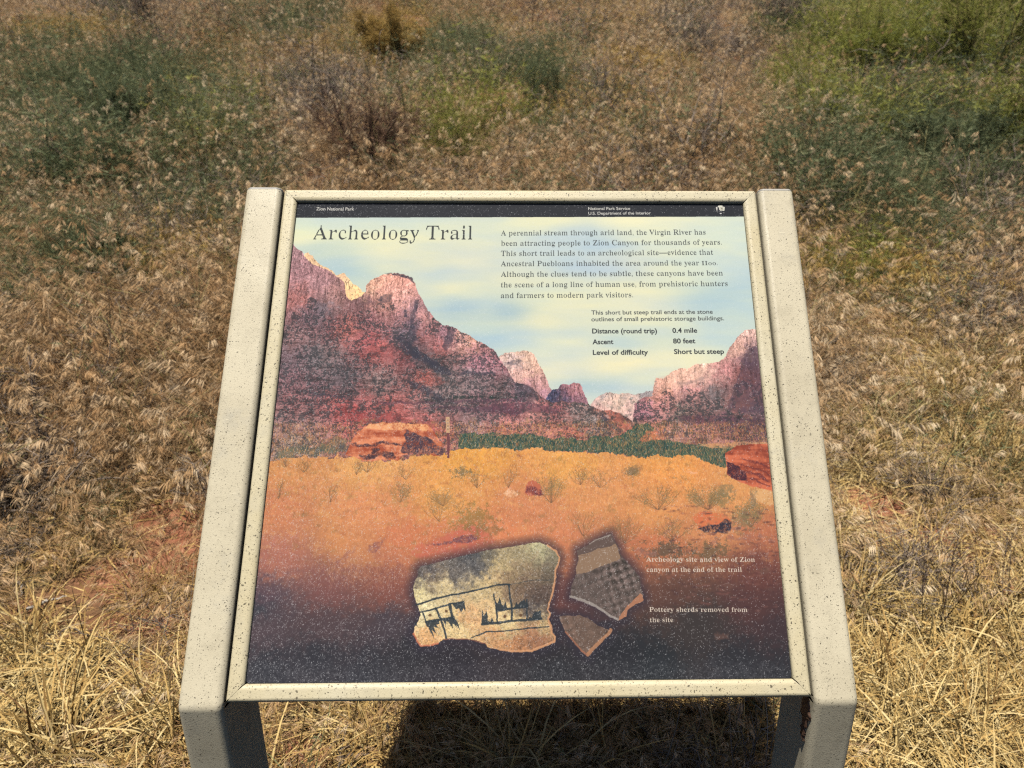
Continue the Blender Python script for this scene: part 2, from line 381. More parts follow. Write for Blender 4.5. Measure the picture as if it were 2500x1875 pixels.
# ------------------------------------------------------------------ the printed panel
# The print is composed here as an array of colours (sky, cliffs, meadow, sherds, lettering) and
# put on the flat panel as a generated image.
def build_print():
    N = 2048
    m = MB
    corners = [P3(-W / 2 + m, H - m, -0.006), P3(W / 2 - m, H - m, -0.006), P3(W / 2 - m, m, -0.006), P3(-W / 2 + m, m, -0.006)]
    px = proj(corners); uv = [(0, 0), (1, 0), (1, 1), (0, 1)]
    A = []
    for (x, y), (u, v) in zip(px, uv):
        A.append([x, y, 1, 0, 0, 0, -u * x, -u * y, -u]); A.append([0, 0, 0, x, y, 1, -v * x, -v * y, -v])
    Hm = np.linalg.svd(np.array(A, float))[2][-1].reshape(3, 3)
    def Q(pts, ox=0, oy=0, k=1.0):
        p = np.atleast_2d(np.array(pts, float)); p = np.stack([ox + p[:, 0] * k, oy + p[:, 1] * k, np.ones(len(p))], -1) @ Hm.T
        return p[:, :2] / p[:, 2:]
    Z1 = lambda p: Q(p, 550, 440, .29385); Z2 = lambda p: Q(p, 1150, 440, .33906); Z3 = lambda p: Q(p, 600, 800, .29385)
    Z4 = lambda p: Q(p, 1200, 800, .33906); Z5 = lambda p: Q(p, 550, 1200, .31646); Z6 = lambda p: Q(p, 1200, 1200, .36166)
    S1 = lambda p: Q(p, 980, 1300, .19293); S2 = lambda p: Q(p, 1340, 1280, .20498)
    g = (np.arange(N, dtype=np.float32) + 0.5) / N
    def _ix(nc, n=N):
        t = (np.arange(n) + 0.5) / n * nc; i = np.floor(t).astype(int); f = (t - i).astype(np.float32); return i, f * f * (3 - 2 * f)
    def spread(G, cu, cv):
        i, f = _ix(cv); A = G[i] * (1 - f)[:, None] + G[i + 1] * f[:, None]
        A = np.ascontiguousarray(A.T); i, f = _ix(cu)
        return np.ascontiguousarray((A[i] * (1 - f)[:, None] + A[i + 1] * f[:, None]).T)
    def noise(cu, cv, seed):
        return spread(np.random.default_rng(seed).uniform(-1, 1, (cv + 2, cu + 2)).astype(np.float32), cu, cv)
    def fbm(cu, cv, seed, o=4, gain=0.55):
        a = 0; amp = 1; t = 0
        for i in range(o):
            if cu * 2 ** i > N or cv * 2 ** i > N: break
            a = a + amp * noise(cu * 2 ** i, cv * 2 ** i, seed + i * 17); t += amp; amp *= gain
        return a / t
    def field(samples, sx=1.0, pw=2.2):
        p = np.array([s[0] for s in samples]); c = np.array([s[1] for s in samples], np.float32)
        n = 160; gg = (np.arange(n + 2) + 0.0) / n; U_, V_ = np.meshgrid(gg, gg)
        d = ((U_[..., None] - p[:, 0]) * sx) ** 2 + (V_[..., None] - p[:, 1]) ** 2
        w = 1 / (d + 4e-4) ** pw; w /= w.sum(-1, keepdims=True); C = w @ c
        return np.stack([spread(C[..., i].astype(np.float32), n, n) for i in range(3)], -1)
    def smp(Z, rows): return [(Z([r[0]])[0], r[1]) for r in rows]
    img = np.zeros((N, N, 3), np.float32)
    w1 = fbm(60, 60, 900, 5) * 0.0038 + fbm(240, 240, 910, 3) * .0014; w2 = fbm(60, 60, 950, 5) * 0.0038 + fbm(240, 240, 960, 3) * .0016
    fine = fbm(500, 500, 5, 3, 0.8); mid = fbm(120, 120, 8, 4, 0.6); strat = fbm(14, 110, 9, 4, 0.6); vert = fbm(150, 26, 12, 4, 0.6)
    Ug, Vg = np.meshgrid(g, g); Uw = Ug + w1; Vw = Vg + w2
    def poly(P, warp=1.0):
        P = np.asarray(P); lo = np.clip(((P.min(0) - 0.006) * N).astype(int), 0, N); hi = np.clip(((P.max(0) + 0.006) * N).astype(int) + 1, 0, N)
        sl_ = (slice(lo[1], hi[1]), slice(lo[0], hi[0]))
        u = Ug[sl_] + w1[sl_] * warp; v = Vg[sl_] + w2[sl_] * warp; ins = np.zeros(u.shape, bool)
        for (a, b), (c, d) in zip(P, np.roll(P, -1, 0)):
            if b == d: continue
            ins ^= ((b > v) != (d > v)) & (u < (c - a) * (v - b) / (d - b) + a)
        return sl_, ins
    def fill(P, col, warp=1.0, a=1.0):
        sl_, ins = poly(P, warp); s = img[sl_]; c = col[sl_] if getattr(col, 'ndim', 1) == 3 else np.asarray(col, np.float32)
        if a < 1 and warp >= 1.2:                  # a broken, soft-edged patch
            k = ins.astype(np.float32)
            for _ in range(5): k[1:-1, 1:-1] = (k[1:-1, 1:-1] + k[:-2, 1:-1] + k[2:, 1:-1] + k[1:-1, :-2] + k[1:-1, 2:]) / 5
            k = (k * a * np.clip(.85 + 1.1 * fine[sl_] + .9 * mid[sl_], .15, 1.15))[..., None].clip(0, 1)
            s[:] = s * (1 - k) + c * k
        else:
            s[ins] = s[ins] * (1 - a) + (c[ins] if c.ndim == 3 else c) * a
    def under(P, v_bottom=1.2):
        P = [tuple(p) for p in P]; return P + [(P[-1][0], v_bottom), (P[0][0], v_bottom)]
    def blob(c, ru, rv, col, a=1.0, rough=0.35, seed=1, soft=0.25):
        u0, v0 = c; lo_u, hi_u = int(max(0, (u0 - ru * 1.6) * N)), int(min(N, (u0 + ru * 1.6) * N)); lo_v, hi_v = int(max(0, (v0 - rv * 1.6) * N)), int(min(N, (v0 + rv * 1.6) * N))
        if lo_u >= hi_u or lo_v >= hi_v: return
        sl_ = (slice(lo_v, hi_v), slice(lo_u, hi_u))
        d = np.sqrt(((Ug[sl_] - u0) / ru) ** 2 + ((Vg[sl_] - v0) / rv) ** 2) + rough * mid[sl_] * 1.5 + rough * fine[sl_]
        k = np.clip((1 - d) / soft, 0, 1)[..., None] * a; img[sl_] = img[sl_] * (1 - k) + np.asarray(col, np.float32) * k
    def stamp(U_, V_, col, a, rad=1):
        """soft dots at many places at once"""
        x = np.clip((U_ * N).astype(int), 1, N - 3); y = np.clip((V_ * N).astype(int), 1, N - 3)
        col = np.broadcast_to(np.asarray(col, np.float32), (len(x), 3)); a = np.broadcast_to(np.asarray(a, np.float32), (len(x),))[:, None]
        for dx in range(rad + 1):
            for dy in range(rad + 1):
                k = a * (1.0 if rad == 0 or (dx < rad and dy < rad) else 0.45)
                img[y + dy, x + dx] = img[y + dy, x + dx] * (1 - k) + col * k

    # sky
    sk = smp(Z1, [((1500,340),(200,215,210)),((900,330),(205,218,210)),((750,560),(185,205,205)),((1000,640),(190,208,205)),((1050,760),(178,202,208)),((1200,640),(215,222,205)),((1350,600),(224,225,200)),((1650,700),(228,226,195)),((1500,740),(205,215,205)),((1750,800),(195,210,210)),((2000,680),(227,226,200)),((1900,1060),(160,188,205)),((1800,1030),(200,213,205)),((1990,1070),(175,197,207)),((2050,950),(218,223,200)),((2100,1250),(192,210,208)),((620,400),(215,226,205)),((650,500),(230,231,200)),((1500,1000),(200,213,208)),((1850,900),(229,227,196))])
    sk += smp(Z2, [((100,300),(200,214,210)),((400,320),(224,227,200)),((600,460),(195,210,215)),((900,460),(183,203,216)),((1000,600),(195,208,212)),((1300,400),(205,218,212)),((1900,400),(217,226,208)),((1700,600),(205,218,210)),((1800,870),(178,202,210)),((300,700),(225,225,198)),((500,850),(208,218,205)),((280,940),(160,188,205)),((100,900),(200,213,205)),((500,1000),(228,226,195)),((700,900),(217,221,202)),((1200,900),(220,223,202)),((150,1130),(180,203,210)),((600,1180),(205,216,208)),((1100,1190),(178,202,212)),((1400,1170),(190,208,210)),((1800,1150),(192,211,212)),((1000,1330),(228,226,196)),((1500,1300),(217,221,205)),((1950,900),(190,210,212)),((1200,280),(228,230,205))])
    sk += smp(Z4, [((500,300),(230,227,200)),((800,300),(230,226,198)),((200,80),(192,209,212)),((600,170),(205,215,208)),((700,430),(160,190,210)),((900,400),(182,204,212)),((1050,450),(182,204,212)),((850,440),(166,193,210)),((970,440),(218,219,208)),((1100,380),(195,210,212)),((1300,220),(215,220,205)),((1000,250),(228,225,200)),((720,510),(205,215,210))])
    img[:] = field(sk, 0.45, 1.8)
    img += (fbm(5, 24, 77, 4)[..., None]) * np.array([22, 12, -10], np.float32) + fine[..., None] * 4 - np.array([0, 1, 7], np.float32)
    # mountains
    mid2 = fbm(120, 120, 208, 4, 0.6)
    iy0, ix0 = np.mgrid[0:N, 0:N]
    jy = np.clip(iy0 + (mid * 46 + strat * 18).astype(int), 0, N - 1); jx_ = np.clip(ix0 + (mid2 * 46 + vert * 14).astype(int), 0, N - 1)
    def jog(F): return F[jy, jx_]
    spots = (fbm(330, 330, 31, 2, 0.9) > 0.16)
    spots2 = fbm(150, 150, 36, 2, .8) > .22; ledge = np.clip(1 - np.abs(fbm(10, 70, 402, 4, .6)) * 10, 0, 1)
    def rock(samples, streak, contrast, veg, vcol=(50, 54, 58), pw=1.9, cliff=1.0):
        F = field(samples, 1.0, pw)
        gr_ = F.mean(-1, keepdims=True); F = (gr_ + (F - gr_) * 0.95) * 1.12 * np.array([1.03, .985, .94], np.float32) + 5; F = jog(F)
        crack = np.clip(1 - np.abs(fbm(170, 48, 301, 3, .7)) * 9, 0, 1) * .55; contrast = contrast * 1.2
        F = F * (1 - crack * np.clip(.6 + mid, 0, 1) * cliff - ledge * .42 * np.clip(.5 + mid2, 0, 1) * (1.15 - cliff))[..., None]
        F = F * (1 + contrast * (0.7 * mid + 1.15 * fine + streak * np.clip(cliff + .25, 0, 1) + .6 * strat * (1 - cliff)))[..., None]
        mk = ((spots | spots2) & (fbm(40, 40, 71, 3) + veg > 0)) if veg is not None else np.zeros((N, N), bool)
        F[mk] = F[mk] * 0.38 + np.array(vcol, np.float32) * 0.62
        return F
    far = rock(smp(Z4, [((850,520),(205,180,165)),((950,540),(212,187,170)),((800,580),(195,160,160)),((1000,590),(190,155,160)),((1080,470),(125,128,140)),((820,480),(140,140,150)),((1000,485),(150,145,150)),((1040,520),(200,175,165))]), 0.4 * strat, 0.16, None)
    fill(under(Z4([(715,548),(770,492),(830,470),(1030,478),(1130,455),(1250,440),(1300,640)])), far)
    rt = smp(Z4, [((1850,60),(200,170,165)),((1780,150),(210,170,158)),((1850,250),(82,66,82)),((1870,170),(110,90,100)),((1830,350),(120,75,75)),((1700,320),(180,125,130)),((1600,360),(180,140,140)),((1400,340),(205,165,150)),((1300,360),(215,180,163)),((1250,430),(208,155,138)),((1500,290),(215,180,165)),((1450,480),(185,130,130)),((1200,500),(192,140,130)),((1100,560),(160,110,125)),((1250,560),(180,125,130)),((1080,640),(150,105,125)),((1400,500),(140,110,120)),((1600,480),(76,80,88)),((1500,600),(110,95,95)),((1800,560),(130,85,80)),((1700,450),(100,80,85)),((1900,600),(90,75,85)),((1350,620),(95,95,90)),((1300,750),(130,100,100)),((1500,660),(125,75,80)),((1700,680),(86,62,78)),((1880,700),(76,62,72)),((1600,770),(140,100,95)),((1850,780),(115,80,85)),((1120,780),(200,110,80)),((1050,740),(56,70,70)),((1000,800),(56,72,66)),((1640,580),(110,90,92))])
    # upper pale cliffs: little scrub; lower slopes: much
    Vlow = (Vg - Z4([(1500, 520)])[0][1]) * 9
    rock_r = rock(rt, 0.9 * vert, 0.26, np.clip(Vlow, -2, 0.25), cliff=np.clip(.5 - Vlow * 2, 0, 1))
    pR = Z4([(1160,470),(1170,440),(1185,370),(1240,368),(1300,320),(1360,295),(1430,290),(1460,275),(1530,255),(1600,252),(1640,245),(1690,200),(1720,140),(1745,100),(1780,50),(1820,20),(1870,8),(1960,14),(2200,10)])
    fill(under(pR), rock_r)
    fill(under(Z4([(1020,640),(1025,560),(1060,520),(1110,500),(1180,490),(1300,520),(1500,700)])), rock_r)
    fill(Z4([(1840,150),(1905,140),(2100,140),(2100,620),(1700,600),(1740,420),(1790,320),(1800,230)]), (74, 60, 74), 1.3, 0.55)
    # cream peak
    fill(under(Z4([(-20,300),(50,215),(90,180),(160,172),(240,160),(285,175),(330,240),(370,310),(400,380),(430,440),(440,620)])),
         rock(smp(Z4, [((150,200),(208,182,170)),((230,200),(214,184,167)),((300,280),(208,172,156)),((200,320),(190,155,150)),((350,420),(180,140,140)),((260,440),(160,120,130)),((160,250),(140,132,145)),((380,480),(150,115,135))]), 0.8 * vert, 0.22, None))
    fill(under(Z4([(380,520),(430,450),(480,435),(510,410),(560,415),(600,395),(640,405),(660,450),(680,500),(700,560),(760,640)])),
         rock(smp(Z4, [((560,460),(152,105,118)),((620,450),(172,122,125)),((600,520),(116,86,108)),((430,500),(52,62,92)),((470,520),(60,60,88)),((660,520),(120,90,105))]), 0.9 * vert, 0.25, None))
    # tan slope behind left massif
    fill(under(Z1([(660,605),(690,598),(720,625),(780,700),(860,745),(930,785),(985,768),(1012,800),(1060,860),(1105,885),(1160,950),(1180,1100)])),
         rock(smp(Z1, [((750,680),(215,185,150)),((960,800),(205,178,150)),((1080,930),(226,192,142)),((1050,870),(220,190,150))]), 0.2 * vert, 0.12, None))
    Lm = smp(Z1, [((600,620),(150,120,130)),((620,760),(150,115,125)),((800,850),(160,125,135)),((900,950),(150,115,115)),((620,1000),(150,100,100)),((700,1120),(106,86,98)),((800,1080),(82,80,92)),((600,1300),(120,95,100)),((900,1250),(114,80,88)),((1000,1240),(152,90,85)),((850,1450),(115,100,105)),((560,1500),(105,90,100)),((1150,1000),(104,80,88)),((1100,1050),(108,80,86)),((1200,1150),(112,80,88)),((1300,1050),(172,126,120)),((1300,830),(212,162,146)),((1200,900),(206,168,146)),((1450,830),(206,150,140)),((1400,900),(192,145,138)),((1480,950),(190,145,139)),((1500,1050),(185,140,138)),((1420,1150),(165,118,124)),((1560,1080),(110,92,108)),((1545,1200),(96,80,98)),((1650,1150),(172,126,126)),((1450,1300),(88,80,92)),((1530,1280),(78,78,94)),((1650,1300),(160,104,108)),((1850,1300),(122,94,112)),((1950,1330),(188,146,140)),((1750,1420),(170,98,98)),((1300,1400),(155,82,82)),((1200,1350),(136,76,82)),((1500,1450),(132,74,80)),((1600,1400),(84,76,84)),((1720,1500),(70,70,76)),((2100,1450),(160,115,125)),((2050,1330),(200,155,140))])
    Lm += smp(Z3, [((350,300),(100,86,98)),((600,250),(90,88,96)),((800,400),(92,84,92)),((400,420),(120,90,100)),((450,600),(125,85,90)),((700,620),(135,78,80)),((300,850),(120,95,98)),((500,800),(125,95,98)),((900,700),(148,72,74)),((1000,600),(135,85,88)),((1200,700),(142,80,80)),((1100,450),(120,105,108)),((1250,250),(142,98,100)),((1500,400),(162,94,90)),((1600,600),(100,90,95)),((1900,450),(115,105,112)),((1950,300),(150,105,125)),((1700,480),(112,100,104)),((2000,650),(104,76,88)),((2100,600),(112,84,90)),((1900,780),(120,100,105)),((1600,780),(125,90,92)),((1550,830),(152,75,75)),((400,950),(115,105,100)),((800,450),(84,78,88)),((1450,280),(80,72,82)),((1600,340),(66,68,74)),((560,530),(88,74,84)),((2150,250),(150,105,118))])
    Lm += smp(Z4, [((50,450),(100,90,95)),((200,480),(90,80,92)),((150,580),(118,74,84)),((450,590),(118,74,80)),((300,650),(152,110,108)),((600,620),(125,110,112)),((100,700),(150,100,98)),((400,720),(142,95,92)),((700,700),(108,104,105)),((600,760),(150,85,80)),((880,620),(180,105,90)),((950,700),(172,100,90)),((820,690),(100,92,96)),((980,640),(90,75,80)),((1060,640),(80,74,78))])
    Lr = np.concatenate([Z1([(480,480),(570,545),(640,600),(680,650),(720,690),(800,730),(880,770),(940,800),(990,850),(1000,940),(1030,1000),(1090,990),(1130,960),(1150,940),(1165,880),(1200,845),(1230,820),(1300,790),(1400,768),(1480,783),(1540,810),(1585,860),(1600,930),(1650,1010),(1690,1080),(1740,1150),(1800,1195),(1890,1220),(1930,1230),(1960,1262),(2030,1290),(2100,1340),(2160,1365)]),
                         Z4([(10,150),(50,215),(110,300),(160,380),(210,400),(260,420),(310,450),(360,500),(430,540),(500,530),(600,535),(695,545),(780,592),(860,598),(930,622),(1000,660),(1060,720),(1100,900)])])
    vegL = np.clip((Vg - Z1([(900, 1120)])[0][1]) * 12, -3, 0.22) + 0.10 * strat
    lv = np.interp(g, [0, .12, .25, .36, .48, .6], [.30, .325, .30, .36, .40, .43]); cliffL = np.clip((lv[None, :] - Vg + .02 * mid) * 30, 0, 1)
    rock_l = rock(Lm, 0.75 * vert + 0.25 * strat, 0.30, vegL, cliff=cliffL)
    fill(under(Lr), rock_l)
    fill(Z4([(860,600),(930,622),(985,690),(1030,730),(1000,770),(940,720),(880,660),(820,600)]), (178, 104, 90), 1.2, 0.7)
    fill(Z4([(780,592),(820,640),(880,690),(960,750),(1010,775),(980,790),(900,740),(830,690)]), (70, 66, 76), 1.4, 0.8)
    dk = (58, 58, 70)
    for P, a in ((Z1([(1330,775),(1400,768),(1480,783),(1545,812),(1590,868),(1560,850),(1480,806),(1400,786)]), .8),
                 (Z1([(1575,990),(1612,1000),(1590,1080),(1570,1200),(1590,1330),(1530,1400),(1500,1340),(1535,1200),(1550,1080)]), .62),
                 (Z1([(1488,1070),(1512,1080),(1510,1150),(1490,1140)]), .8), (Z1([(1690,1090),(1702,1090),(1700,1220),(1690,1210)]), .5),
                 (Z1([(1860,1230),(1900,1240),(1890,1330),(1840,1420),(1800,1380),(1830,1290)]), .6),
                 (Z1([(1260,985),(1330,950),(1385,950),(1370,1000),(1290,1030)]), .6),
                 (Z1([(1400,1290),(1460,1340),(1560,1400),(1700,1490),(1840,1600),(1790,1610),(1640,1520),(1480,1420)]), .8),
                 (Z3([(1240,80),(1300,60),(1390,150),(1500,230),(1600,290),(1720,370),(1690,395),(1560,330),(1400,230)]), .75),
                 (Z3([(1330,430),(1450,470),(1560,530),(1680,600),(1600,610),(1450,530),(1360,490)]), .6),
                 (Z3([(430,510),(560,535),(700,560),(900,590),(1000,600),(900,606),(600,565)]), .5),
                 (Z3([(1750,375),(1900,365),(2080,380),(2080,395),(1900,390),(1750,400)]), .6),
                 (Z4([(90,255),(140,240),(200,225),(215,245),(150,275)]), .5), (Z4([(160,390),(240,400),(310,440),(330,520),(250,560),(180,500)]), .35),
                 (Z4([(1340,400),(1420,380),(1520,350),(1560,355),(1450,395),(1370,415)]), .35)):
        fill(P, dk, 1.5, a)
    for P, c, a in ((Z3([(1100,160),(1280,180),(1420,330),(1200,300),(1060,220)]), (150,82,84), .35), (Z3([(1420,360),(1560,370),(1660,460),(1540,490),(1400,440)]), (178,98,90), .45),
                    (Z3([(750,640),(840,660),(1050,720),(1200,700),(1440,790),(1250,780),(900,780),(820,720)]), (152,70,70), .5),
                    (Z3([(1050,610),(1400,620),(1750,600),(2300,600),(2300,618),(1750,622),(1200,640)]), (90,64,78), .6),
                    (Z3([(1400,660),(1750,650),(2300,670),(2300,720),(1750,690)]), (84,62,76), .55),
                    (Z4([(0,550),(200,545),(400,560),(490,590),(480,615),(300,610),(0,620)]), (100,64,78), .55),
                    (Z4([(1300,640),(1500,630),(1960,660),(1960,730),(1600,690),(1400,700)]), (84,60,74), .5),
                    (Z4([(1160,440),(1185,372),(1290,330),(1500,285),(1640,300),(1560,370),(1400,420),(1250,455)]), (216,182,164), .35)):
        fill(P, c, 1.6, a)
    # valley trees and the meadow
    nt = fbm(210, 150, 55, 3, 0.8)
    tree = np.stack([56 + 26 * nt, 80 + 26 * nt, 70 + 14 * nt], -1).astype(np.float32)
    tops = np.concatenate([Z3([(1760,905),(1800,885),(1850,870),(1950,880),(2050,868),(2150,860)]), Z4([(0,768),(60,765),(120,775),(200,765),(300,780),(420,790),(520,785),(640,800),(760,795),(860,785),(940,770),(980,750),(1020,720),(1060,696),(1100,684),(1140,690),(1180,720),(1160,760),(1120,800),(1300,815),(1400,828),(1550,842),(1640,850),(1700,848),(1760,850)])])
    bots = Z4([(1700,1010),(1560,975),(1470,930),(1200,930),(900,910),(600,884),(300,874),(0,870)]); bots = np.concatenate([bots, Z3([(2100,1012),(1770,1004)])])
    fill(np.concatenate([tops, bots]), tree, 2.2)
    fill(Z4([(1055,818),(1110,745),(1150,740),(1185,790),(1180,812)]), (192,112,84), 1.2, .85)
    fill(Z4([(40,770),(50,720),(90,715),(110,745),(150,735),(190,735),(220,770)]), (178,108,88), 1.2, .6)
    for i in range(160):
        u0 = 0.36 + 0.6 * RNG.random(); blob((u0, 0.452 + 0.06 * RNG.random() * (u0 > .5) + 0.004), 0.004, 0.004, (44, 58, 56), .25, .3)
    fill(Z4([(1490,850),(1560,828),(1700,830),(1800,820),(1990,822),(1990,860),(1750,862),(1620,870)]), (200,150,110), 1.2, .8)
    for (x, y, rx, ry, c) in ((560,1020,140,55,(66,80,78)),(420,1020,60,40,(86,92,84)),(330,1040,110,50,(110,108,88)),(760,960,110,60,(120,105,86)),(680,1010,90,45,(92,98,84)),(800,990,60,40,(78,78,78))):
        c0 = Z3([(x, y)])[0]; r = Z3([(x + rx, y + ry)])[0] - c0; blob(c0, r[0], r[1], c, .75, .5)
    fld = [((700,1130),(205,140,85)),((900,1130),(225,165,98)),((1150,1110),(228,160,72)),((1400,1130),(232,165,84)),((1650,1150),(228,150,80)),((1800,1200),(215,150,90)),((670,1250),(200,125,90)),((900,1250),(216,140,94)),((1100,1220),(222,155,86)),((1300,1250),(205,130,90)),((1450,1200),(216,146,92)),((1600,1250),(216,146,88)),((1750,1290),(205,135,90)),((1880,1300),(180,105,80)),((680,1370),(180,112,98)),((850,1330),(206,135,88)),((1000,1330),(206,120,84)),((1120,1340),(190,105,84)),((1250,1320),(216,130,88)),((1350,1340),(205,125,88)),((1600,1340),(195,115,80)),((1500,1380),(160,95,75)),((1850,1400),(110,65,62)),((640,1450),(104,80,92)),((800,1430),(140,90,88)),((950,1430),(150,90,80)),((640,1530),(96,80,88)),((800,1530),(94,76,82)),((950,1530),(82,72,82)),((1380,1450),(120,72,68)),((1650,1440),(105,72,64)),((1850,1480),(95,62,62)),((1700,1520),(66,60,60)),((1900,1530),(72,56,62)),((620,1480),(62,70,82)),((650,1640),(58,60,70)),((900,1640),(54,56,66)),((1100,1640),(48,46,56)),((1350,1640),(44,46,53)),((1600,1620),(42,48,55)),((1800,1620),(48,50,58)),((1920,1640),(46,48,56)),((780,1600),(56,58,68)),((1300,1560),(52,48,56)),((1500,1600),(44,46,54)),((1000,1600),(52,52,60))]
    F = field(smp(Q, fld), 0.8, 1.8); gm = F.mean(-1, keepdims=True); F = jog(gm * np.array([1.0, .985, .97], np.float32) + (F - gm) * .90)
    amp = np.clip((1.02 - Vg) * 1.6, 0.25, 1)[..., None]
    F = F * (1 + amp * (0.13 * mid + 0.20 * fine + 0.10 * fbm(30, 90, 66, 4))[..., None])
    yel = np.clip(fbm(9, 7, 101, 3) * 1.4, 0, 1)[..., None] * np.clip(1 - abs(Vg - 0.6) * 4, 0, 1)[..., None]
    F = F + yel * np.array([5, 8, -2], np.float32)
    F = F * np.interp(Vg, [.74, .88], [1, .84])[..., None].astype(np.float32)
    ftop = np.concatenate([Q([(560, 1130)]), Z3([(200,1105),(350,1095),(500,1080),(700,1072),(830,1060),(900,1085),(1000,1100),(1200,1098),(1400,1075),(1640,1058),(1700,1012),(1900,1005),(2212,1010)]), Z4([(100,872),(300,876),(600,888),(900,915),(1200,930),(1470,930),(1560,975),(1680,1000),(2100,1060)])])
    fill(under(ftop), F, 2.5)
    # grass strokes over the meadow
    for i in range(900):
        u0, v0 = RNG.random(), .50 + .33 * RNG.random(); blob((u0, v0), .003 + .010 * RNG.random() * (v0 - .4) * 3, .0025 + .004 * RNG.random(), ((150,100,66),(236,182,116),(172,104,74),(128,110,72))[RNG.integers(0, 4)], .30 * np.clip((.86 - v0) * 6, .1, 1), .7, soft=.7)
    r = np.random.default_rng(21); n = 42000
    u0 = r.random(n); v0 = 0.505 + 0.34 * r.random(n) ** 1.1; ln = (0.003 + 0.012 * r.random(n)) * (0.5 + 2.0 * (v0 - 0.5)); sl_x = r.normal(0, 0.45, n)
    cc = np.array([[246,196,128],[232,170,98],[196,118,78],[150,92,66],[226,150,92]], np.float32)[r.integers(0, 5, n)]
    dim = np.clip((0.86 - v0) * 5, 0.12, 1)
    for t in np.linspace(0, 1, 16):
        uu, vv = u0 + sl_x * ln * t, v0 - ln * t; ok = vv > 0.505 + 0.01 * (r.random(n))
        ys, xs = np.clip((vv * N).astype(int), 0, N - 1), np.clip((uu * N).astype(int), 0, N - 1)
        img[ys[ok], xs[ok]] = img[ys[ok], xs[ok]] * (1 - 0.42 * dim[ok, None]) + cc[ok] * 0.42 * dim[ok, None]
    # desert shrubs: fans of thin stems with small leaves
    def spray(c, hgt, wid, n, col, a=.55, leaves=0, lcol=(120, 112, 70), seed=1):
        rr = np.random.default_rng(seed); u0, v0 = c
        for i in range(n):
            q = rr.uniform(-1, 1); L = hgt * rr.uniform(.6, 1); t = np.linspace(0, 1, 90)
            uu = u0 + q * wid * t ** 0.8 + 0.004 * np.sin(t * 5 + rr.uniform(0, 6)) * t; vv = v0 - L * t ** (0.85 + .3 * abs(q)) * (1 - .25 * abs(q))
            stamp(uu, vv, col, a * (1 - .5 * t), 1)
            for b in range(3):
                tb = rr.uniform(.35, .9); k = int(tb * 89); s = np.linspace(0, 1, 25); d = rr.choice([-1, 1])
                stamp(uu[k] + d * s * wid * .22, vv[k] - s * L * .2, col, a * .6, 0)
            if leaves:
                k = rr.integers(30, 90, leaves); stamp(uu[k] + rr.normal(0, .004, leaves), vv[k] + rr.normal(0, .004, leaves), np.array(lcol) + rr.normal(0, 14, (leaves, 1)), .6, 2)
    sd = 300
    for Z, x, y, h_, w_, n, lv in ((Z4,430,1260,240,110,22,30),(Z4,1200,1310,200,170,26,20),(Z4,1560,1310,190,140,26,60),(Z6,1750,240,230,80,16,90),(Z6,1220,330,190,150,20,20),(Z6,900,350,220,140,26,10),(Z6,620,300,200,110,14,8),(Z4,120,1150,180,60,9,8),(Z4,780,1150,140,120,12,12),(Z4,1010,1060,60,50,14,40),(Z4,640,1130,150,90,12,10),
                                   (Z3,1010,1200,160,110,12,8),(Z3,920,1220,110,50,8,10),(Z3,1330,1260,200,90,9,10),(Z3,1280,1450,180,110,14,25),(Z3,700,1450,180,80,9,8),(Z3,480,1200,130,70,10,8),(Z3,270,1420,260,60,8,6),(Z3,1920,1330,170,80,12,10),(Z3,1640,1480,150,140,14,20),(Z5,1650,230,220,160,12,8),(Z3,330,1150,80,50,8,6)):
        sd += 1; c0 = Z([(x, y)])[0]; c1 = Z([(x + w_, y - h_)])[0]
        spray(c0, c0[1] - c1[1], c1[0] - c0[0], n, (112, 84, 62), .42, lv, (126, 112, 78), sd)
    for Z, x, y, rx, ry, col, a in ((Z3,1790,1210,95,55,(118,104,78),.75),(Z5,1900,210,150,110,(140,112,66),.7),(Z5,2000,300,160,60,(126,100,66),.5),(Z3,1650,1440,130,80,(165,125,80),.45),(Z3,1290,1430,120,90,(170,128,82),.4),(Z4,1010,1030,60,35,(140,110,84),.6),(Z4,1690,1190,60,60,(130,116,88),.6),(Z4,1880,1240,35,60,(110,108,96),.5),
                                    (Z6,1190,400,170,75,(76,72,62),.7),(Z6,1480,400,120,70,(80,76,60),.6),(Z6,1700,200,90,90,(110,104,78),.5),(Z6,1580,60,60,50,(120,108,76),.5)):
        c0 = Z([(x, y)])[0]; c1 = Z([(x + rx, y + ry)])[0] - c0; blob(c0, c1[0], c1[1], col, a, .8, soft=.6)
    # rocks
    rk = lambda a, b: np.stack([a[i] + (b[i] - a[i]) * np.clip(.5 + 1.1 * strat + .8 * mid, 0, 1) for i in range(3)], -1).astype(np.float32)
    B = Z3([(835,1052),(865,990),(895,920),(935,865),(1030,803),(1100,795),(1180,790),(1400,796),(1500,800),(1535,835),(1600,900),(1630,970),(1642,1058),(1560,1068),(1500,1050),(1380,1040),(1300,1060),(1262,1110),(1180,1085),(1060,1110),(980,1100),(900,1080)])
    fill(B, rk((160,78,54), (222,142,104)), 1.0)
    fill(Z3([(990,830),(1040,802),(1180,790),(1400,796),(1500,800),(1520,830),(1500,858),(1350,850),(1200,850),(1080,845)]), (232,170,120), 1.2, .9)
    fill(Z3([(1350,850),(1400,880),(1480,900),(1560,950),(1630,990),(1642,1060),(1500,1050),(1290,1040),(1290,980),(1330,920),(1310,890)]), (70,56,68), 1.6, .9)
    fill(Z3([(1500,860),(1560,880),(1620,960),(1560,930),(1500,900)]), (170,104,92), 1.3, .7)
    fill(Z3([(880,965),(960,975),(1060,965),(1130,935),(1300,965),(1290,978),(1130,955),(1060,990),(960,995),(890,985)]), (74,50,56), 1.3, .85)
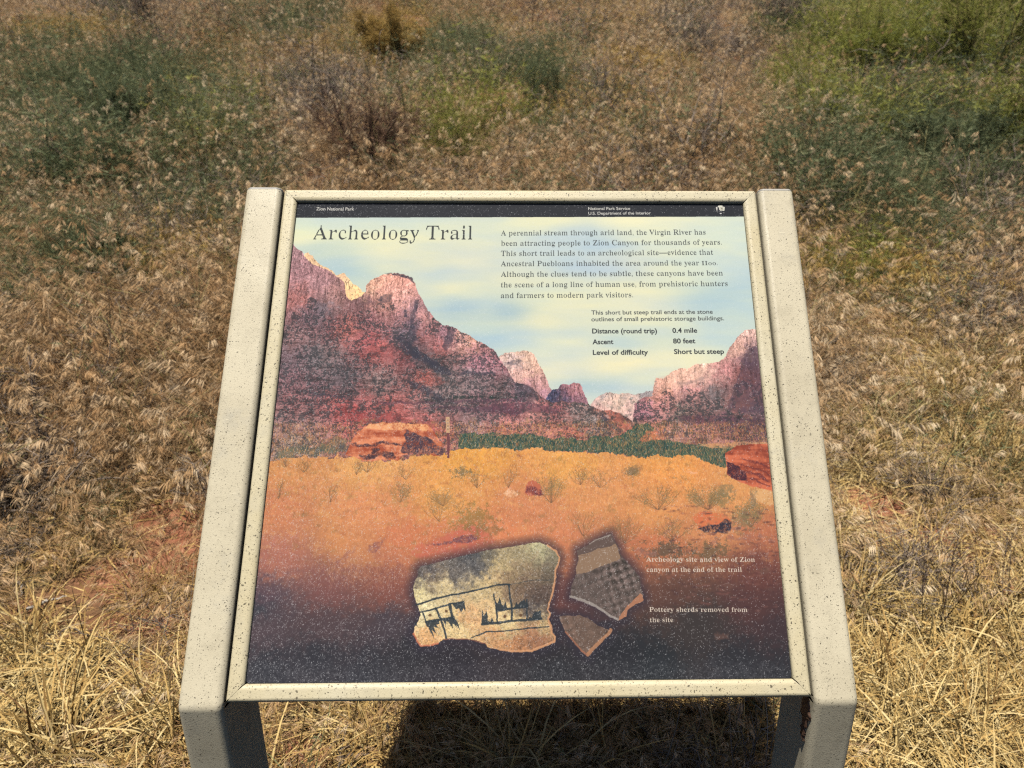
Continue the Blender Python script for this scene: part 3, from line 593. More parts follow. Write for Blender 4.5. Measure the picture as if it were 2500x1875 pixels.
    fill(Z3([(1040,1010),(1080,990),(1110,995),(1090,1020),(1230,1035),(1240,1090),(1130,1060),(1000,1090),(930,1062),(1040,1050)]), (64,48,56), 1.6, .85)
    fill(Z3([(1662,740),(1694,740),(1694,872),(1666,872)]), (196,158,122), .3); fill(Z3([(1670,872),(1692,872),(1692,1085),(1674,1085)]), (112,68,72), .6)
    for k in range(4): fill(Z3([(1674, 760 + 26 * k), (1686, 760 + 26 * k), (1686, 772 + 26 * k), (1674, 772 + 26 * k)]), (120,98,92), .2, .5)
    B = Z4([(1682,905),(1720,878),(1765,850),(1850,838),(2030,838),(2030,1185),(1960,1165),(1880,1150),(1800,1120),(1740,1085),(1695,1060),(1688,980)])
    fill(B, rk((140,66,50), (206,112,80)), .8)
    fill(Z4([(1690,965),(1780,1000),(1830,1050),(1835,1115),(1780,1100),(1740,1085),(1695,1060)]), (62,38,52), 1.4, .9)
    for k, (y0, y1) in enumerate(((935,1010),(985,1060),(1030,1100),(1070,1140))): fill(Z4([(1800,y0),(1900,y0+22),(2010,y1),(2010,y1+12),(1890,y0+36),(1800,y0+8)]), (92,44,50), 1.5, .7)
    fill(Z4([(1870,1180),(1950,1163),(2030,1180),(2040,1290),(1960,1270),(1900,1240)]), (216,168,116), 1.2, .9)
    fill(Z4([(232,1195),(248,1115),(290,1090),(352,1120),(358,1205),(320,1195),(280,1215)]), (186,104,78), 1.2); fill(Z4([(236,1195),(246,1145),(300,1140),(355,1165),(358,1208),(310,1200)]), (104,56,62), 1.6, .85)
    fill(Z4([(85,1205),(120,1172),(165,1172),(190,1195),(180,1216),(120,1216)]), (232,180,140), 1.2, .9); fill(Z4([(1390,1045),(1430,1030),(1480,1042),(1440,1052)]), (232,172,130), 1.2, .8)
    fill(Z6([(1355,170),(1400,140),(1440,132),(1560,148),(1612,185),(1612,262),(1480,278),(1400,250)]), (206,112,74), 1.2, .95)
    fill(Z6([(1385,245),(1460,222),(1540,205),(1590,190),(1615,200),(1612,268),(1520,275),(1440,282)]), (50,46,58), 1.6, .9)
    for i, (x, y) in enumerate(((1000,395),(1620,310),(1690,320),(1740,300),(1650,250),(1760,420),(1840,530),(1610,640),(1900,330),(1820,300),(1500,340),(1880,660),(1550,980),(1060,420))):
        c0 = Z6([(x, y)])[0]; blob(c0, .014 * (.5 + RNG.random()), .006 * (.6 + RNG.random()), (150, 104, 92) if y < 500 else (104, 76, 68), .6, .5, soft=.6)
    for i in range(260):
        u0, v0 = 0.78 + .22 * RNG.random(), 0.68 + .2 * RNG.random(); blob((u0, v0), .004 + .005 * RNG.random(), .0025, (132, 88, 80) if RNG.random() < .5 else (66, 44, 48), .35, .4, soft=.7)
    fill(Z5([(1480,400),(1600,385),(1750,300),(1850,285),(1960,282),(2040,310),(2090,370),(2060,400),(1850,470),(1500,510),(1430,480)]), (192,102,84), 1.8, .6)
    fill(Z5([(1500,400),(1740,385),(1800,345),(1900,335),(1970,355),(1880,400),(1700,408)]), (96,66,78), 2.0, .7)
    fill(Z5([(1110,440),(1180,400),(1250,345),(1200,420),(1150,480),(1110,470)]), (118,76,84), 2.0, .55)
    fill(Z5([(860,560),(930,480),(1040,420),(960,500),(900,600)]), (134,86,84), 2.0, .45)
    # dry grass tuft strokes at the lower left
    r = np.random.default_rng(23)
    for i in range(260):
        c0 = Z5([(r.uniform(800, 1480), r.uniform(480, 760))])[0]; L = r.uniform(.01, .05); an = r.normal(-1.57, .6); t = np.linspace(0, 1, 60)
        stamp(c0[0] + L * t * np.cos(an), c0[1] + L * t * np.sin(an), (196, 140, 110), .22, 1)
    # dark halo round the sherds, then the sherds
    A1 = S1([(148,700),(165,620),(200,560),(210,470),(250,425),(420,390),(560,350),(800,290),(1100,222),(1300,195),(1500,160),(1650,138),(1750,128),(1850,170),(1960,240),(2005,320),(1985,400),(1940,460),(1955,560),(1920,700),(1905,800),(1868,890),(1850,980),(1882,1020),(1858,1090),(1890,1180),(1905,1280),(1948,1322),(1938,1388),(1800,1442),(1650,1492),(1450,1505),(1250,1492),(1085,1455),(1060,1400),(950,1372),(820,1350),(650,1338),(540,1350),(470,1412),(350,1438),(250,1440),(200,1380),(148,1290),(160,1200),(215,1120),(240,1040),(205,930),(165,800)])
    A2 = S2([(335,310),(470,240),(560,190),(690,130),(735,118),(760,170),(810,240),(850,370),(930,460),(1010,540),(1070,620),(1100,760),(1130,850),(1125,910),(1040,960),(940,1020),(930,1100),(840,1140),(740,1100),(590,1000),(400,905),(250,870),(265,760),(330,590),(345,420)])
    A3 = S2([(120,1095),(200,1080),(310,1090),(370,1080),(480,1130),(600,1210),(680,1245),(735,1255),(710,1310),(640,1380),(540,1470),(460,1560),(390,1520),(300,1400),(200,1290),(140,1170)])
    def dist_poly(P, pad):
        lo = np.clip(((P.min(0) - pad) * N).astype(int), 0, N); hi = np.clip(((P.max(0) + pad) * N).astype(int), 0, N); sl_ = (slice(lo[1], hi[1]), slice(lo[0], hi[0]))
        u, v = Ug[sl_], Vg[sl_]; d = np.full(u.shape, 9., np.float32)
        for a, b in zip(P, np.roll(P, -1, 0)):
            e = b - a; t = np.clip(((u - a[0]) * e[0] + (v - a[1]) * e[1]) / (e @ e), 0, 1); d = np.minimum(d, np.hypot(u - a[0] - t * e[0], v - a[1] - t * e[1]))
        return sl_, d
    for A_ in (A1, A2, A3):
        sl_, d = dist_poly(A_, .04); k = np.clip(1 - d / .020, 0, 1)[..., None] * .72; img[sl_] = img[sl_] * (1 - k) + np.array((48, 44, 56), np.float32) * k
    def seglines(P, wd_, col, a=1.0, closed=False):
        P = np.asarray(P); pad = wd_ * 2; lo = np.clip(((P.min(0) - pad) * N).astype(int), 0, N); hi = np.clip(((P.max(0) + pad) * N).astype(int) + 1, 0, N); sl_ = (slice(lo[1], hi[1]), slice(lo[0], hi[0]))
        u, v = Ug[sl_] + w1[sl_] * .5, Vg[sl_] + w2[sl_] * .5; d = np.full(u.shape, 9., np.float32)
        for a_, b in zip(P[:-1], P[1:]):
            e = b - a_; t = np.clip(((u - a_[0]) * e[0] + (v - a_[1]) * e[1]) / (e @ e + 1e-12), 0, 1); d = np.minimum(d, np.hypot(u - a_[0] - t * e[0], v - a_[1] - t * e[1]))
        k = np.clip((wd_ * (1 + .3 * mid[sl_]) - d) / .0008, 0, 1)[..., None] * a; img[sl_] = img[sl_] * (1 - k) + np.asarray(col, np.float32) * k
    sh = smp(S1, [((200,800),(205,198,150)),((500,700),(200,188,145)),((1000,700),(200,185,140)),((400,560),(112,102,90)),((300,450),(84,82,84)),((700,480),(96,94,92)),((1000,480),(78,80,84)),((1100,300),(110,106,92)),((900,330),(74,78,84)),((1250,420),(186,172,128)),((1150,620),(195,176,130)),((1300,600),(130,112,88)),((1500,300),(150,142,112)),((1750,200),(176,176,140)),((1900,300),(120,116,98)),((1600,480),(140,126,100)),((1850,500),(98,90,78)),((1500,700),(108,92,78)),((1750,800),(84,72,66)),((1700,950),(74,72,74)),((1600,600),(104,90,78)),((300,970),(214,208,166)),((600,1200),(204,190,142)),((1000,1000),(200,176,132)),((900,1120),(190,150,108)),((400,1330),(200,160,112)),((1400,1180),(206,192,142)),((1800,1150),(190,172,126)),((1200,1320),(178,138,98)),((1500,1350),(146,108,82)),((1750,1330),(136,98,76)),((1450,1450),(170,122,84)),((1250,1150),(208,194,146)),((800,1250),(204,186,138))])
    C = jog(field(sh, 1, 2.4)) * 1.07 * (1 + .20 * fine + .15 * mid)[..., None]
    spk = fbm(420, 420, 222, 2, .9) > .25; C[spk] *= .80; C = C * np.array([1.02, .985, .97], np.float32)
    fill(A1, C, .5)
    ink = (46, 54, 60)
    L = lambda p, w_, a=.92: seglines(S1(p), w_, ink, a)
    L([(190,920),(330,870),(480,830),(700,780),(900,740),(1050,705),(1200,670),(1360,650)], .0020); L([(1360,650),(1500,635),(1700,605),(1900,600)], .0011, .65)
    L([(240,1010),(440,958),(620,905),(780,872)], .0018); L([(890,1335),(1000,1290),(1080,1255),(1300,1245),(1500,1225),(1700,1205),(1870,1190)], .0015)
    L([(265,1015),(310,1130),(330,1190)], .0018); L([(440,960),(500,1110),(550,1260),(572,1340)], .0024); L([(610,915),(650,1060),(680,1120)], .0028); L([(310,1130),(500,1100),(660,1075)], .0026)
    L([(1358,660),(1378,800),(1395,1000),(1392,1110)], .0022); L([(1165,780),(1200,950),(1212,1130)], .0019); L([(1585,850),(1590,1100)], .0019); L([(1020,1160),(1200,1142),(1400,1115),(1600,1110),(1770,1090)], .0024); L([(1210,985),(1400,960),(1590,935)], .0024)
    for pg in ([(640,905),(790,868),(800,940),(812,1000),(780,960),(760,1010),(725,955),(690,970)], [(312,1130),(470,1105),(480,1150),(440,1170),(470,1210),(405,1190),(440,1290),(380,1230),(412,1340),(360,1250)],
               [(520,1100),(660,1075),(695,1110),(740,1240),(690,1170),(700,1200),(650,1150),(655,1220),(610,1140),(570,1120),(565,1180)], [(1195,985),(1190,870),(1215,900),(1240,820),(1275,920),(1300,930),(1318,870),(1340,960),(1400,965)],
               [(1400,960),(1430,930),(1450,880),(1475,910),(1500,880),(1560,850),(1590,930),(1560,950)], [(1015,1160),(1020,960),(1040,1060),(1078,1000),(1095,1120),(1130,1130),(1145,1070),(1170,1140)],
               [(1600,1110),(1625,1070),(1650,1085),(1690,1010),(1760,985),(1770,1095)], [(160,1150),(185,1130),(200,1200)]):
        fill(S1(pg), ink, .4, .9)
    for q in ((362,1046),(570,996),(1510,1048),(1312,1062)): blob(S1([q])[0], .0030, .0030, (96, 70, 50), .9, .2)
    seglines(S1([(1850,170),(1960,240),(2005,320),(1985,400),(1945,470),(1955,560),(1920,700),(1905,800),(1868,890),(1850,980),(1880,1020),(1860,1090),(1890,1180),(1905,1280),(1945,1322),(1935,1388),(1800,1440),(1650,1490),(1450,1503),(1250,1490)]), .0022, (206,152,110), .85)
    seglines(S1([(148,1290),(200,1380),(250,1438),(350,1434),(470,1408)]), .0020, (190,110,80), .8); seglines(S1([(1060,1405),(820,1352),(650,1340),(540,1352)]), .0014, (150,96,76), .7)
    # corrugated sherds
    dr = S2([(0, 0), (1, -.34)]); ax = dr[1] - dr[0]; ax /= np.linalg.norm(ax); ay = np.array([-ax[1], ax[0]])
    lat = np.sin((Ug * ax[0] + Vg * ax[1]) * 2 * np.pi / .0155 + 3.2 * mid) + np.sin((Ug * ay[0] + Vg * ay[1]) * 2 * np.pi / .0135 + 3.0 * mid2); lat = lat * np.clip(.7 + 1.2 * fbm(16, 16, 611, 2), 0, 1.4)
    cor = np.stack([94 + 14 * lat, 82 + 12 * lat, 77 + 12 * lat], -1).astype(np.float32) * (1 + .16 * fine + .16 * mid)[..., None]
    fill(A2, cor, .5); fill(A3, cor * np.array([1.12, 1.05, .98], np.float32), .5)
    fill(S2([(335,312),(470,242),(690,140),(740,122),(762,172),(800,230),(640,280),(500,320),(345,372)]), (96,80,74), .8, .9)
    fill(S2([(345,375),(500,325),(800,232),(828,290),(850,385),(850,412),(700,470),(540,540),(400,585),(325,600),(345,420)]), (142,116,94), .8, .95)
    fill(S2([(345,392),(430,360),(500,340),(500,360),(400,392)]), (112,90,78), 1.5, .6)
    seglines(S2([(480,232),(560,192),(700,134),(735,122)]), .0015, (150,140,132), .8)
    seglines(S2([(258,862),(400,905),(560,975),(600,1002),(740,1094),(830,1132)]), .0028, (156,148,142), .85)
    fill(S2([(1095,825),(1128,850),(1125,910),(1040,960),(940,1020),(930,1100),(840,1138),(850,1090),(890,1040),(920,980),(1000,920)]), (168,116,88), .8, .95)
    seglines(S2([(735,1258),(700,1310),(620,1385),(540,1465),(462,1552)]), .0038, (172,124,92), .9); seglines(S2([(200,1290),(300,1400),(390,1515),(450,1556)]), .0020, (158,106,82), .8)
    seglines(S2([(735,120),(765,170),(815,245),(855,370),(935,462),(1010,545),(1072,625)]), .0010, (90,78,76), .7)
    # header band
    hb = Z1([(600, 312)])[0][1]; hb2 = Z2([(1960, 262)])[0][1]; edge = hb + (hb2 - hb) * g[None, :]
    k = (g[:, None] < edge)
    img[k] = (np.array((46, 48, 53), np.float32) + 5 * fine[..., None])[k]

    # ---- lettering
    dgc = bpy.context.evaluated_depsgraph_get
    def serif(s): return ''.join(chr(0x1D400 + ord(c) - 65) if 'A' <= c <= 'Z' else chr(0x1D41A + ord(c) - 97) if 'a' <= c <= 'z' else c for c in s)
    def glyph_mesh(s, off):
        cu = bpy.data.curves.new('lettering', 'FONT'); cu.body = s; cu.size = 1; cu.offset = off; cu.resolution_u = 3
        ob = bpy.data.objects.new('lettering', cu); COL.objects.link(ob); bpy.context.view_layer.update()
        me = ob.evaluated_get(dgc()).to_mesh(); me.calc_loop_triangles()
        v = np.empty(len(me.vertices) * 3, np.float32); me.vertices.foreach_get('co', v)
        t = np.empty(len(me.loop_triangles) * 3, np.int32); me.loop_triangles.foreach_get('vertices', t)
        v = v.reshape(-1, 3)[:, :2].copy(); t = t.reshape(-1, 3).copy(); ob.to_mesh_clear(); bpy.data.objects.remove(ob); bpy.data.curves.remove(cu)
        return v, t
    def text(s, Z, p0, p1, cap, col, is_serif=True, thin=0.45, off=0.0, a=1.0, capfrac=None, oldstyle=None):
        """one printed line whose left end of baseline is p0 and right end p1; cap = height of a capital, zoom px"""
        v, t = glyph_mesh(serif(s) if is_serif else s, off)
        q0, q1 = Z([p0])[0], Z([p1])[0]; qc = Z([(p0[0], p0[1] - cap)])[0]
        ch = glyph_mesh(serif('H') if is_serif else 'H', 0)[0]; chh = ch[:, 1].max() - max(ch[:, 1].min(), 0)
        SSX = SSY = 3; xmin, xmax = v[:, 0].min(), v[:, 0].max()
        kx = (q1[0] - q0[0]) / (xmax - xmin) * N * SSX; ky = (q0[1] - qc[1]) / chh * N * SSY
        X = (v[:, 0] - xmin) * kx + 6; Y = -v[:, 1] * ky; y0 = Y.min() - 6; Y = Y - y0
        bw, bh = int(X.max()) + 8, int(Y.max()) + 8; bm_ = np.zeros((bh, bw), bool)
        for i, j, k_ in t:
            ax_, ay_, bx, by, cx, cyy = X[i], Y[i], X[j], Y[j], X[k_], Y[k_]
            x0, x1, yy0, yy1 = int(min(ax_, bx, cx)), int(max(ax_, bx, cx)) + 1, int(min(ay_, by, cyy)), int(max(ay_, by, cyy)) + 1
            gx = np.arange(x0, x1 + 1)[None, :] + .5; gy = np.arange(yy0, yy1 + 1)[:, None] + .5
            e0 = (bx - ax_) * (gy - ay_) - (by - ay_) * (gx - ax_); e1 = (cx - bx) * (gy - by) - (cyy - by) * (gx - bx); e2 = (ax_ - cx) * (gy - cyy) - (ay_ - cyy) * (gx - cx)
            bm_[yy0:yy1 + 1, x0:x1 + 1] |= ((e0 >= 0) & (e1 >= 0) & (e2 >= 0)) | ((e0 <= 0) & (e1 <= 0) & (e2 <= 0))
        if is_serif and thin > 0:                     # turn the heavy serif into a book weight: thin the stems, keep the hairlines
            stem = 0.145 * kx; kk = max(1, int(round(stem * thin / 2)))
            er = bm_.copy()
            for d_ in range(1, kk + 1): er[:, d_:] &= bm_[:, :-d_]; er[:, :-d_] &= bm_[:, d_:]
            op = er.copy()
            for d_ in range(1, kk + 1): op[:, d_:] |= er[:, :-d_]; op[:, :-d_] |= er[:, d_:]
            bm_ = er | (bm_ & ~op)
            for _ in range(2 if ky < 160 else 3): e2_ = bm_.copy(); e2_[1:] |= bm_[:-1]; bm_ = e2_
        # baseline follows q0 -> q1
        cov = np.pad(bm_.astype(np.float32), ((0, (-bh) % SSY), (0, (-bw) % SSX)))
        cov = cov.reshape(cov.shape[0] // SSY, SSY, cov.shape[1] // SSX, SSX).mean((1, 3))
        ox = int(q0[0] * N - 6 / SSX); n_, m_ = cov.shape
        for c_ in range(m_):                           # tiny rotation, column by column
            yy = (q0[1] + (q1[1] - q0[1]) * c_ / m_) * N + y0 / SSY; yi = int(math.floor(yy)); f = yy - yi
            col_ = np.zeros(n_ + 1, np.float32); col_[:n_] += cov[:, c_] * (1 - f); col_[1:] += cov[:, c_] * f
            if 0 <= ox + c_ < N and yi >= 0 and yi + n_ + 1 <= N:
                k = (np.clip(col_, 0, 1) * a)[:, None]; img[yi:yi + n_ + 1, ox + c_] = img[yi:yi + n_ + 1, ox + c_] * (1 - k) + np.array(col, np.float32) * k
    ink = (66, 70, 70)
    text('Archeology Trail', Z1, (725, 490), (2057, 491), 113, ink, thin=.46)
    body = [('A perennial stream through arid land, the Virgin River has', 216, 398, 1692, 391), ('been attracting people to Zion Canyon for thousands of years.', 216, 472, 1808, 463),
            ('This short trail leads to an archeological site\u2014evidence that', 216, 545, 1746, 536), ('Ancestral Puebloans inhabited the area around the year ', 215, 619, 1645, 612),
            ('Although the clues tend to be subtle, these canyons have been', 215, 695, 1815, 685), ('the scene of a long line of human use, from prehistoric hunters', 214, 771, 1850, 761), ('and farmers to modern park visitors.', 213, 848, 1168, 842)]
    for s, x0, y0, x1, y1 in body:
        text(s, Z2, (x0, y0), (x1, y1), 37, (72, 77, 78), thin=.40)
    # old-style figures 1100 stand at x-height
    text('IIoo.', Z2, (1662, 611), (1778, 610), 29, (72, 77, 78), thin=.40)
    for s, x0, y0, x1, y1, c in (('This short but steep trail ends at the stone', 868, 968, 1742, 961, 30), ('outlines of small prehistoric storage buildings.', 868, 1016, 1824, 1008, 30)):
        text(s, Z2, (x0, y0), (x1, y1), c, (74, 78, 78), False, off=.008)
    for s, x0, y0, x1, y1 in (('Distance (round trip)', 874, 1103, 1341, 1101), ('0.4 mile', 1452, 1099, 1630, 1097), ('Ascent', 876, 1181, 1026, 1179), ('80 feet', 1457, 1175, 1617, 1173), ('Level of difficulty', 878, 1257, 1276, 1255), ('Short but steep', 1463, 1251, 1823, 1249)):
        text(s, Z2, (x0, y0), (x1, y1), 34, (56, 60, 62), False, off=.02)
    wh = (205, 204, 196)
    text('Zion National Park', Z1, (755, 250), (1072, 252), 26, wh, False, off=.018)
    text('National Park Service', Z2, (845, 214), (1148, 213), 20, wh, False, off=.018); text('U.S. Department of the Interior', Z2, (846, 248), (1296, 246), 20, wh, False, off=.018)
    for s, x0, y0, x1, y1 in (('Archeology site and view of Zion', 1046, 472, 1780, 474), ('canyon at the end of the trail', 1048, 541, 1692, 541), ('Pottery sherds removed from', 1067, 811, 1730, 812), ('the site', 1070, 881, 1228, 880)):
        text(s, Z6, (x0, y0), (x1, y1), 31, (216, 204, 188), thin=.30)
    # arrowhead emblem beside the agency name
    E_ = lambda p: Q(p, 1740, 495, .02411)
    fill(E_([(320,430),(490,420),(480,560),(470,700),(460,860),(420,860),(370,700),(330,560)]), (208,205,198), .1)
    fill(E_([(500,420),(520,340),(600,290),(800,262),(980,290),(1010,400),(1150,410),(1220,470),(1205,640),(1180,820),(1060,825),(1000,800),(860,800),(770,820),(720,740),(640,690),(650,560),(600,470)]), (216,214,200), .1)
    fill(E_([(700,500),(1110,500),(1100,530),(1020,560),(1010,640),(1100,650),(1100,690),(780,690),(760,660),(830,630),(820,560),(700,530)]), (140,138,122), .1, .9)
    fill(E_([(690,1090),(740,1040),(840,1030),(900,1060),(920,1100),(860,1140),(740,1140)]), (206,206,206), .1)
    for q in ((500,940),(670,910),(850,920),(1060,970),(1150,1020),(850,1270)): blob(E_([q])[0], .0012, .0010, (150,150,148), .8, .1)
    # scuffs and scratches worn into the clear face, their sun glints painted in as short pale strokes, thickest at the lower left
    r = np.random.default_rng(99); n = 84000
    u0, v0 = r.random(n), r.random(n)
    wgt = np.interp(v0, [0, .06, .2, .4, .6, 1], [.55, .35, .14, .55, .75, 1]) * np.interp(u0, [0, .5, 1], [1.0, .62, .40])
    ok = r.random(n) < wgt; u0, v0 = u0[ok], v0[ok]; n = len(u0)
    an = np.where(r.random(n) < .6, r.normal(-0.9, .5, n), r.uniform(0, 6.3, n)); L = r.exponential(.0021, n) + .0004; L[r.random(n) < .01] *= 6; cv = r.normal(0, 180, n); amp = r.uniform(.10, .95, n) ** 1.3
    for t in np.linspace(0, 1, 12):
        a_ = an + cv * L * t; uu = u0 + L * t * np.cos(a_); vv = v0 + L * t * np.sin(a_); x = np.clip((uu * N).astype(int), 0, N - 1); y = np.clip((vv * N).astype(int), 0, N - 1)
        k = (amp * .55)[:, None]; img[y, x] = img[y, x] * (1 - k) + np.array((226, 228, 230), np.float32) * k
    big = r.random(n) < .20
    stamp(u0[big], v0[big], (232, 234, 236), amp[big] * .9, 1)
    # scoured bottom edge
    kb = (np.clip((Vg - .955) / .03, 0, 1) * np.clip(.35 + .9 * fine + .4 * mid, 0, 1) * .28)[..., None]; img[:] = img * (1 - kb) + np.array((150, 152, 156), np.float32) * kb
    return np.clip(img, 0, 255) / 255.0

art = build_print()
def panel():
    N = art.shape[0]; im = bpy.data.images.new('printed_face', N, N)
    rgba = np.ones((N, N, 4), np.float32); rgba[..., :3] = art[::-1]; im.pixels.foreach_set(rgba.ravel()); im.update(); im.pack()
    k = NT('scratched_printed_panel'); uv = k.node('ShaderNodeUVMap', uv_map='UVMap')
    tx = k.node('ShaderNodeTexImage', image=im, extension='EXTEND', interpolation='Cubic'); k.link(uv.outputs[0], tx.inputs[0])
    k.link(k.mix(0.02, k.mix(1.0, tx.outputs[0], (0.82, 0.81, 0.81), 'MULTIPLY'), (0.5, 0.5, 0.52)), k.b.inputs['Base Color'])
    tc = k.node('ShaderNodeTexCoord').outputs['Object']; n1 = k.noise(tc, 900, 2, .7); n2 = k.noise(tc, 9, 3, .6)
    k.link(k.ramp(n2, [(.3, .10), (.7, .15)]), k.b.inputs['Roughness']); k.b.inputs['Specular IOR Level'].default_value = 0.14
    k.bump(n1, 0.02, 0.0003)
    x0, s0 = W / 2 - MB - 0.0004, MB + 0.0004; rr = 0.004; pts = []
    for cx, cs, a0 in ((x0 - rr, s0 + rr, -90), (x0 - rr, H - s0 - rr, 0), (-x0 + rr, H - s0 - rr, 90), (-x0 + rr, s0 + rr, 180)):
        for j in range(5): a = math.radians(a0 + 22.5 * j); pts.append((cx + rr * math.cos(a), cs + rr * math.sin(a)))
    n = len(pts); V = [P3(x, s, -0.0060) for x, s in pts] + [P3(x, s, -0.0094) for x, s in pts]
    me = bpy.data.meshes.new('panel'); me.from_pydata([tuple(v) for v in V], [], [list(range(n)), list(range(n, 2 * n))[::-1]] + [[j, n + j, n + (j + 1) % n, (j + 1) % n] for j in range(n)])
    ul = me.uv_layers.new(name='UVMap'); m = MB
    for lp in me.loops:
        x, s = pts[lp.vertex_index % n]; ul.data[lp.index].uv = ((x + W / 2 - m) / (W - 2 * m), (s - m) / (H - 2 * m))
    me.materials.append(k.m); sub('printed_panel', me, sign)
panel()

# ------------------------------------------------------------------ vegetation materials
def plant_mat(name, ramp, rough=0.75, trans=0.25, dark_root=True):
    """ramp: colours picked by the blade's own random number shifted by the tuft's tint"""
    k = NT(name)
    a1 = k.node('ShaderNodeAttribute', attribute_name='rnd'); a2 = k.node('ShaderNodeAttribute', attribute_name='tint', attribute_type='INSTANCER')
    f = k.math('ADD', k.math('MULTIPLY', a1.outputs['Fac'], 0.62), k.math('MULTIPLY', a2.outputs['Fac'], 0.38))
    c = k.ramp(f, ramp)
    k.link(c, k.b.inputs['Base Color']); k.b.inputs['Roughness'].default_value = rough; k.b.inputs['Specular IOR Level'].default_value = 0.25
    tr = k.node('ShaderNodeBsdfTranslucent'); k.link(c, tr.inputs[0]); mx = k.node('ShaderNodeMixShader'); mx.inputs[0].default_value = trans
    k.link(k.b.outputs[0], mx.inputs[1]); k.link(tr.outputs[0], mx.inputs[2]); k.link(mx.outputs[0], k.n['Material Output'].inputs[0])
    return k.m
def rp(*cols): return [(i / (len(cols) - 1), c) for i, c in enumerate(cols)]
M_STRAW = plant_mat('dry_straw', rp((0.18, 0.095, 0.035), (0.42, 0.25, 0.085), (0.64, 0.42, 0.15), (0.77, 0.555, 0.225), (0.85, 0.67, 0.34)))
M_BROME = plant_mat('dry_brome', rp((0.18, 0.09, 0.04), (0.40, 0.225, 0.10), (0.60, 0.375, 0.18), (0.75, 0.52, 0.30), (0.86, 0.68, 0.45)))
M_GOLD = plant_mat('golden_brush', rp((0.28, 0.16, 0.04), (0.50, 0.31, 0.085), (0.66, 0.44, 0.13), (0.76, 0.56, 0.22)))
M_GREEN = plant_mat('dull_green_leaf', rp((0.075, 0.095, 0.05), (0.135, 0.17, 0.085), (0.20, 0.235, 0.11), (0.32, 0.32, 0.16), (0.46, 0.40, 0.21)), 0.6, 0.3)
M_OLIVE = plant_mat('yellow_green_leaf', rp((0.14, 0.155, 0.03), (0.30, 0.32, 0.06), (0.46, 0.46, 0.10), (0.62, 0.56, 0.20)), 0.6, 0.35)
M_GREY = plant_mat('weathered_grey_twig', rp((0.12, 0.085, 0.065), (0.22, 0.165, 0.13), (0.35, 0.275, 0.22), (0.50, 0.41, 0.33)), 0.85, 0.0)
M_DARKTWIG = plant_mat('dark_brown_twig', rp((0.045, 0.030, 0.024), (0.085, 0.055, 0.042), (0.14, 0.088, 0.062), (0.22, 0.145, 0.10)), 0.85, 0.05)
M_STEM = plant_mat('pale_yellow_stem', rp((0.30, 0.24, 0.08), (0.42, 0.35, 0.13), (0.52, 0.44, 0.20)), 0.6, 0.05)
M_STICK = plant_mat('bleached_wood', rp((0.30, 0.25, 0.20), (0.42, 0.36, 0.30), (0.52, 0.46, 0.40)), 0.8, 0.0)

M_CRUMB = plant_mat('red_soil_crumb', rp((0.20, 0.075, 0.04), (0.34, 0.14, 0.08), (0.46, 0.22, 0.13), (0.40, 0.32, 0.26)), 0.95, 0.0)
# ------------------------------------------------------------------ plant geometry (numpy, all blades of a tuft at once)
class Geo:
    def __init__(s): s.V, s.F, s.R, s.n = [], [], [], 0
    def add(s, V, F, R):
        s.V.append(V); s.F.append(np.asarray(F) + s.n); s.R.append(R); s.n += len(V)
    def mesh(s, name, mat):
        q = [f for f in s.F if f.shape[1] == 4]; t = [f for f in s.F if f.shape[1] == 3]
        F = ([np.concatenate(q)] if q else []) + ([np.concatenate(t)] if t else [])
        return mesh_np(name, np.concatenate(s.V), F, mat, {'rnd': np.concatenate(s.R)})
def ribbons(g, P, Wd, side, rnd):
    """P (n,k,3) centre lines, Wd (n,k) widths, side (n,3) or (n,k,3) sideways direction"""
    n, k, _ = P.shape
    if side.ndim == 2: side = side[:, None, :]
    A = P - side * Wd[..., None] / 2; B = P + side * Wd[..., None] / 2
    V = np.stack([A, B], 2).reshape(-1, 3); base = (np.arange(n)[:, None] * 2 * k + np.arange(k - 1) * 2).ravel()
    g.add(V, np.stack([base, base + 1, base + 3, base + 2], -1), np.repeat(rnd, 2 * k))
def blades(g, r, n, rad, L, Wd, lean, curl, k=4, z0=0.0, sway=0.0, flat_=0.0, rnd=None):
    """arched grass blades rooted within rad; lean = mean lean from upright (rad)"""
    rr = rad * np.sqrt(r.random(n)); th = r.random(n) * 6.283; az = th + r.normal(0, 1.2, n)
    L = r.uniform(L[0], L[1], n); Wd = r.uniform(Wd[0], Wd[1], n); a0 = np.abs(r.normal(lean, 0.3, n)); cu = r.normal(curl, 0.45, n)
    t = np.linspace(0, 1, k + 1); ang = a0[:, None] + cu[:, None] * t
    st = L[:, None] / k; dz = np.cos(ang) * st; dh = np.sin(ang) * st; tw = az[:, None] + r.normal(0, 0.35, n)[:, None] * t
    x = np.cumsum(dh * np.cos(tw), 1); y = np.cumsum(dh * np.sin(tw), 1); z = np.cumsum(dz, 1)
    x = x - x[:, :1]; y = y - y[:, :1]; z = z - z[:, :1]
    P = np.stack([x + (rr * np.cos(th))[:, None], y + (rr * np.sin(th))[:, None], np.maximum(z, 0.003 - z0) + z0 + (r.random(n) * flat_)[:, None]], -1)
    sa = az + 1.57 + r.normal(0, 0.7, n); side = np.stack([np.cos(sa), np.sin(sa), r.normal(0, 0.5, n)], -1); side /= np.linalg.norm(side, axis=1)[:, None]
    wp = np.interp(t, [0, 0.35, 0.8, 1], [0.7, 1, 0.6, 0.08]); ribbons(g, P, Wd[:, None] * wp, side, r.random(n) if rnd is None else rnd)
    return P
